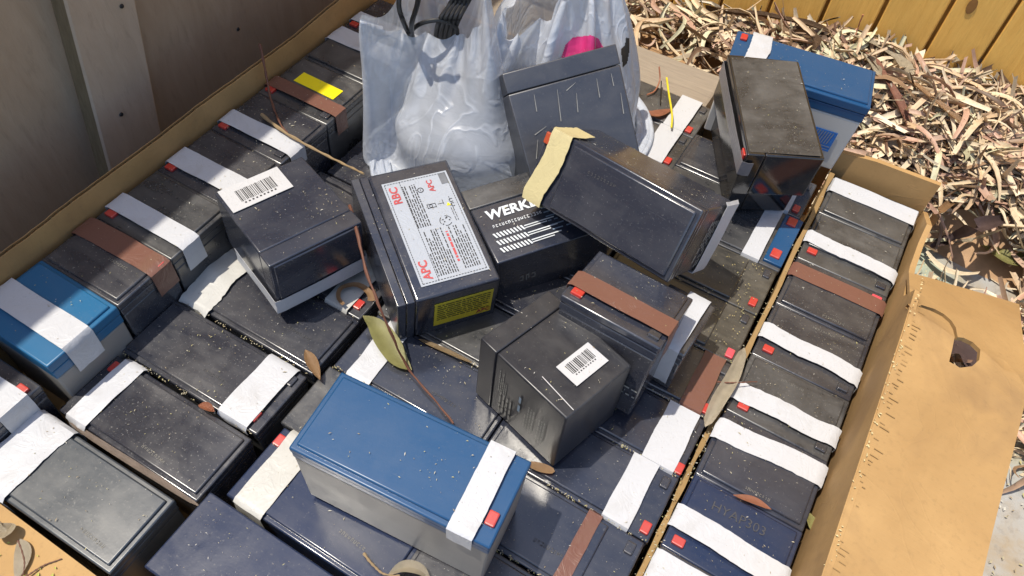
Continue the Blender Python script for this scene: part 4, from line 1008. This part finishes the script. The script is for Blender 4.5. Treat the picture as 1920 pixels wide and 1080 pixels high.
# ------------------------------------------------------------------ litter
def color_attr(me, cols):
    a = me.color_attributes.new('Col', 'FLOAT_COLOR', 'POINT'); a.data.foreach_set('color', np.asarray(cols, dtype=np.float32).ravel())
PAL = [((.70, .55, .36), 6), ((.76, .64, .46), 6), ((.64, .47, .30), 4), ((.50, .31, .22), 4), ((.30, .19, .115), 3), ((.62, .59, .40), 3), ((.13, .08, .05), .8), ((.54, .37, .27), 2)]
def pick(q):
    t = q.uniform(0, sum(p[1] for p in PAL))
    for c, wgt in PAL:
        t -= wgt
        if t <= 0: return c
    return PAL[0][0]
def heap(x, y):
    f = min(1, max(0, (y - .84) / .22)); g_ = min(1, max(0, (x + .30) / .30)); s = f * f * (3 - 2 * f)
    return .004 + .085 * s * (.45 + .55 * g_) + .014 * (noise.noise(Vector((x * 7, y * 7, 0))) + .5) * g_
def dens(x, y):
    if y < .80 and x < .145: return 0
    if x < .145 and y < .86: return 0
    a = 1.0
    if x < -.08: a = .04 + .80 * max(0, min(1, (y - 1.02) / .12)) * max(.22, min(1, (x + .26) / .14))
    if y < .86: a *= max(.0, (y - .60) / .26) * (.9 if x > .17 else 0)
    d = noise.noise(Vector((x * 5.5, y * 5.5, 4)))
    a *= max(.03, min(1, (math.hypot((x - .235) / 1.25, y - .885) - .060) / .05))
    return a * (0.75 + .5 * d)
def litter():
    q = random.Random(21); V = []; F = []; Cc = []
    cnt = 0; tries = 0
    while cnt < 15000 and tries < 90000:
        tries += 1
        x = q.uniform(-.75, 1.05); y = q.uniform(.60, FY - .005)
        if q.random() > dens(x, y): continue
        cnt += 1
        ln = q.choice((.025, .035, .05, .065, .085, .11)) * q.uniform(.8, 1.3); hw = min(ln * q.uniform(.035, .085), .0042)
        if q.random() < .10: hw *= 1.6
        a = q.gauss(R(-12), R(55)); pit = q.gauss(0, R(12)); roll = q.gauss(0, R(30)); bend = q.gauss(0, .8); side = q.gauss(0, .85)
        Mr = Matrix.Rotation(a, 3, 'Z') @ Matrix.Rotation(pit, 3, 'Y') @ Matrix.Rotation(roll, 3, 'X')
        z = heap(x, y) + q.uniform(-.004, .020) * (1 if y > .9 else .4); blunt = q.random(); c = pick(q); br = q.uniform(.8, 1.15); ns = 8; base = len(V); cu = q.uniform(-.2, 1.3)
        for i in range(ns + 1):
            t = i / ns; wv = hw * (math.sin(math.pi * min(.97, max(.05, t))) ** .6 if blunt < .25 else max(.25, math.sin(math.pi * t)) ** .32)
            cx = ln * (t - .5); cz = bend * ln * ((t - .5) ** 2 - .12); cy = side * ln * ((t - .5) ** 2)
            for u in (-1, 0, 1):
                p = Mr @ Vector((cx, cy + wv * u, cz + cu * wv * abs(u)))
                V.append((x + p.x, min(y + p.y, FY - .006), max(.002, z + p.z)))
                k = br * (1 if u else .9); Cc.append((c[0] * k, c[1] * k, c[2] * k, 1))
        for i in range(ns):
            for u in range(2):
                s = base + i * 3 + u; F.append((s, s + 1, s + 4, s + 3))
    me = bpy.data.meshes.new('litter'); me.from_pydata(V, [], F); color_attr(me, Cc)
    for p in me.polygons: p.use_smooth = True
    o = link('leaf_litter', me, 'litter'); tag(o, 'deep heap of dry curled leaves and bark chips against the fence', 'leaf litter', kind='stuff')
    # soil-like fines below the heap
    bm = bmesh.new(); bmesh.ops.create_grid(bm, x_segments=90, y_segments=50, size=.5)
    for v in bm.verts:
        x, y = v.co.x * 2.4 + .30, .86 + (v.co.y + .5) * (FY - .863)
        v.co = Vector((x, y, heap(x, y) - .010 - (.02 if dens(x, y) < .45 else 0)))
    o = link('leaf_mould', finish(bm, 'mould', True), 'leaf_tan'); tag(o, 'dark crumbly leaf mould under the dry leaves', 'leaf mould', kind='stuff')
litter()
def bark(pxs, zs, hw, mat, label, curl=.6, twist=.6, seed=0, rag=True):
    pts = []
    for (u, v), z in zip(pxs, zs):
        for _ in range(6):
            p = at(u, v, z); z = max(z if z < .06 else 0, heap(p.x, p.y) + .033) if dens(p.x, p.y) > .2 else min(z, .03)
        pts.append(at(u, v, z))
    o = link('bark_strip', blade_mesh(spline(pts, 22), strip_w(hw, seed) if rag else lens(hw, .5), curl, .0011, twist=twist, cross=6), mat)
    tag(o, label, 'bark'); return o
bark([(1622, 98), (1650, 132), (1672, 168), (1695, 215), (1712, 256)], [.115, .112, .108, .10, .095], .0075, 'bark_pink', 'long pinkish bark strip lying right of the far blue battery', seed=1)
bark([(1617, 102), (1632, 120), (1650, 145)], [.118, .117, .114], .0085, 'leaf_pale', 'white inner end of the pinkish bark strip', curl=.9, seed=2)
bark([(1600, 66), (1640, 82), (1680, 105), (1712, 140)], [.12, .122, .118, .11], .010, 'leaf_pale', 'broad cream bark sheet in front of the fence palings', curl=.2, seed=3)
bark([(1785, 118), (1808, 112), (1830, 115), (1838, 128)], [.115, .120, .120, .112], .0070, 'leaf_pale', 'white curled bark arch against the fence', curl=.8, seed=4)
bark([(1300, 15), (1360, 26), (1430, 32), (1500, 45), (1560, 62)], [.058, .060, .060, .066, .075], .0075, 'bark_brown', 'long rough brown stick lying across the litter behind the plank', curl=1.2, seed=5)
bark([(1700, 258), (1660, 238), (1600, 243), (1560, 258)], [.09, .088, .08, .07], .0065, 'leaf_pale', 'pale bark strip in the litter behind the carton corner', seed=6)
bark([(1735, 430), (1765, 395), (1800, 372), (1835, 366)], [.05, .062, .066, .06], .0065, 'leaf_tan', 'tan arched strip rising by the carton corner', curl=.5, seed=7)
bark([(1745, 465), (1790, 450), (1840, 425), (1905, 405)], [.02, .045, .055, .05], .012, 'bark_purple', 'broad purple-brown bark sheet right of the carton corner', curl=.7, seed=8)
bark([(1790, 455), (1830, 448), (1880, 430)], [.046, .056, .055], .0042, 'leaf_pale', 'pale rim along the purple-brown bark sheet', curl=.3, seed=9)
bark([(1752, 348), (1800, 342), (1850, 338), (1900, 330)], [.07, .075, .075, .07], .005, 'bark_pink', 'straight pink-brown strip above the purple-brown bark', seed=10)
bark([(1840, 460), (1870, 478), (1905, 490), (1950, 480)], [.02, .03, .034, .03], .017, 'leaf_green', 'broad yellow-green bark curl at the right picture edge', curl=.35, seed=11)
bark([(1215, 62), (1255, 78), (1300, 88), (1345, 108)], [.05, .06, .06, .05], .009, 'bark_brown', 'dark frayed bark behind the plank', curl=.9, seed=12)
bark([(1290, 85), (1318, 88), (1345, 98)], [.075, .082, .072], .008, 'bark_brown', 'short curled bark roll at the end of the plank', curl=1.4, seed=13)
bark([(1318, 30), (1325, 52), (1345, 82)], [.03, .03, .03], .0022, 'bark_purple', 'thin dark stem forking on the green concrete', seed=14)
bark([(1480, 60), (1510, 62), (1530, 80), (1526, 96)], [.09, .095, .092, .088], .008, 'bark_brown', 'brown curled bark behind the far blue battery', curl=1.0, seed=15)
bark([(1700, 150), (1740, 180), (1780, 212), (1825, 250)], [.105, .104, .10, .09], .007, 'leaf_tan', 'olive tan strip running diagonally through the litter', seed=16)
bark([(1880, 610), (1885, 640), (1884, 668)], [.004, .004, .004], .0085, 'bark_pink', 'short reddish bark piece on the concrete beside the flap', seed=17)
bark([(1785, 640), (1812, 655), (1845, 668)], [.02, .02, .02], .030, 'bark_purple', 'dark bark sheet added under the hole of the flap to stand in for shade', curl=.1, seed=18)  # dark sheet takes the place of shade beneath the torn hole
twig([at(1618, 28, .16), at(1606, 60, .13), at(1596, 100, .11)], .0011, 'leaf_pink', 'thin upright stalk in front of the fence')

# flecks of pollen and chaff on everything that faces up
def flecks():
    q = random.Random(5); V = []; F = []; Cc = []
    cols_ = [(.50, .46, .34), (.42, .37, .25), (.56, .54, .48), (.34, .27, .17), (.46, .42, .2)]
    def add(p, M3, ln, wd, c):
        a = q.uniform(0, math.pi); ca, sa = math.cos(a), math.sin(a); b = len(V)
        for (u, v, h) in ((-ln, -wd * .4, 0), (0, -wd, .0004), (ln, wd * .2, 0), (0, wd, .0005)):
            d = M3 @ Vector((u * ca - v * sa, u * sa + v * ca, h + .0003)); V.append(tuple(p + d)); Cc.append((*c, 1))
        F.append((b, b + 1, b + 2, b + 3))
    for (M, hx_, hy_) in TOPS:
        M3 = M.to_3x3(); k = q.uniform(.4, 1.5); n = int(hx_ * hy_ * 4 * 11000 * k)
        cl = [(q.uniform(-hx_, hx_), q.uniform(-hy_, hy_)) for _ in range(4)]
        for _ in range(n):
            if q.random() < .55:
                c = q.choice(cl); u, v = q.gauss(c[0], .016), q.gauss(c[1], .008)
                if abs(u) > hx_ or abs(v) > hy_: continue
            else: u, v = q.uniform(-hx_, hx_), q.uniform(-hy_, hy_)
            s = abs(q.gauss(0, 1)) * .00026 + .00016
            add(M @ Vector((u, v, .0012 if q.random() < .5 else .0004)), M3, s * q.uniform(1, 2.4), s * .55, q.choice(cols_))
    I3 = Matrix.Identity(3)
    # chaff that has gathered in the joints between the rows
    def line(x0, x1, y, z, n, sp=.0022):
        for _ in range(n):
            t = q.random(); 
            if noise.noise(Vector((t * 9, y * 50, 0))) < -.25: continue
            s = q.uniform(.0003, .0009)
            add(Vector((x0 + (x1 - x0) * t, y + q.gauss(0, sp * .5), z + q.uniform(-.001, .0012))), I3, s * q.uniform(1, 1.8), s * .6, q.choice(cols_[:2] + cols_[3:]))
    for y in (.1543, .224, .2948): line(-.448, -.30, y, .1970, 90)
    for y in (.1802, .247, .3108, .373, .4398, .5045): line(-.128, .018, y, .1980, 120, .0020)
    for y in (.2422, .310): line(-.285, -.137, y, .199, 120)
    for (xx) in (.0225, .0255, .0275):
        for _ in range(150):
            y = q.uniform(.10, .70); s = q.uniform(.0003, .0008)
            add(Vector((xx + q.gauss(0, .0015), y, .197 + q.uniform(-.012, .003))), I3, s * 1.6, s * .7, q.choice(cols_))
    for _ in range(200):       # caked pollen on the two batteries by the divider
        x, y = q.gauss(-.015, .022), q.uniform(.443, .565)
        if x > .016: continue
        s = q.uniform(.0003, .0007); add(Vector((x, y, .2003)), I3, s * 1.5, s, q.choice(((.34, .28, .13), (.28, .23, .12), (.40, .34, .16))))
    for _ in range(110):       # chaff on the open flap fold and on the ground to the right
        y = q.uniform(.10, .60); s = q.uniform(.0004, .001); add(Vector((CX1 + q.gauss(.002, .0012), y, .2688)), I3, s * 1.5, s * .8, (.62, .52, .28))
    for _ in range(2600):
        x, y = q.uniform(.15, .50), q.uniform(.0, .80)
        if noise.noise(Vector((x * 9, y * 9, 3))) < .0: continue
        s = q.uniform(.0008, .0022); add(Vector((x, y, .003)), I3, s * 1.6, s * .8, q.choice(cols_))
    for _ in range(160):
        x, y = q.uniform(-.54, -.30), q.uniform(-.05, .0); s = q.uniform(.0006, .0016); add(Vector((x, y, (.1966 + (y - .0102) * .1333))), I3, s * 1.6, s * .8, (.50, .52, .12))
    me = bpy.data.meshes.new('flecks'); me.from_pydata(V, [], F); color_attr(me, Cc)
    o = link('pollen_flecks', me, 'flecks'); tag(o, 'pale yellow pollen and chaff flecks scattered over the batteries', 'chaff', kind='stuff')
flecks()

# ------------------------------------------------------------------ unseen gum tree, added for its reflection in the glossy left batteries
def reflected_tree():
    q = random.Random(3); Hc = 2.75
    c = Vector((-2.05, .45, Hc))
    base = Vector((c.x - .5, c.y - .5, 0)); r = empty('gum_tree', Matrix.Translation(base))
    tag(r, 'unseen gum tree with a loose crown standing left beyond the plywood wall', 'tree')
    limb = spline([base, base + Vector((.05, .15, 1.0)), base + Vector((.25, .3, 2.0)), c + Vector((0, 0, -.25))], 20)
    link('trunk', tube_mesh([p - base for p in limb], lambda t: .11 * (1 - .75 * t), 10), 'bark_grey', r)
    V = []; F = []; tips = []
    for k in range(46):
        while True:
            d = Vector((q.uniform(-1, 1), q.uniform(-1, 1), q.uniform(-1, 1)))
            if d.length < 1: break
        tip = c + Vector((d.x * .75, d.y * .95, d.z * .60)); tips.append(tip)
    for tip in tips:
        for _ in range(80):
            p = tip + Vector((q.gauss(0, .10), q.gauss(0, .12), q.gauss(0, .09))); a = q.uniform(0, 6.28); l, wd = q.uniform(.045, .085), q.uniform(.008, .014)
            d = Vector((math.cos(a) * .6, math.sin(a) * .6, q.uniform(-.9, .1))).normalized(); s = d.cross(Vector((q.uniform(-1, 1), q.uniform(-1, 1), .3))).normalized(); b = len(V)
            for u, v in ((-1, 0), (0, -1), (1, 0), (0, 1)): V.append(tuple(p + d * (l * u) + s * (wd * v) - base))
            F.append((b, b + 1, b + 2, b + 3))
    me = bpy.data.meshes.new('crown'); me.from_pydata(V, [], F); link('crown', me, 'crown', r)
    for tip in tips[:24]: link('branch', tube_mesh([p - base for p in spline([limb[-1], (limb[-1] + tip) / 2 + Vector((0, 0, .06)), tip], 8)], lambda t: .014 * (1 - .8 * t), 5), 'bark_grey', r)
reflected_tree()
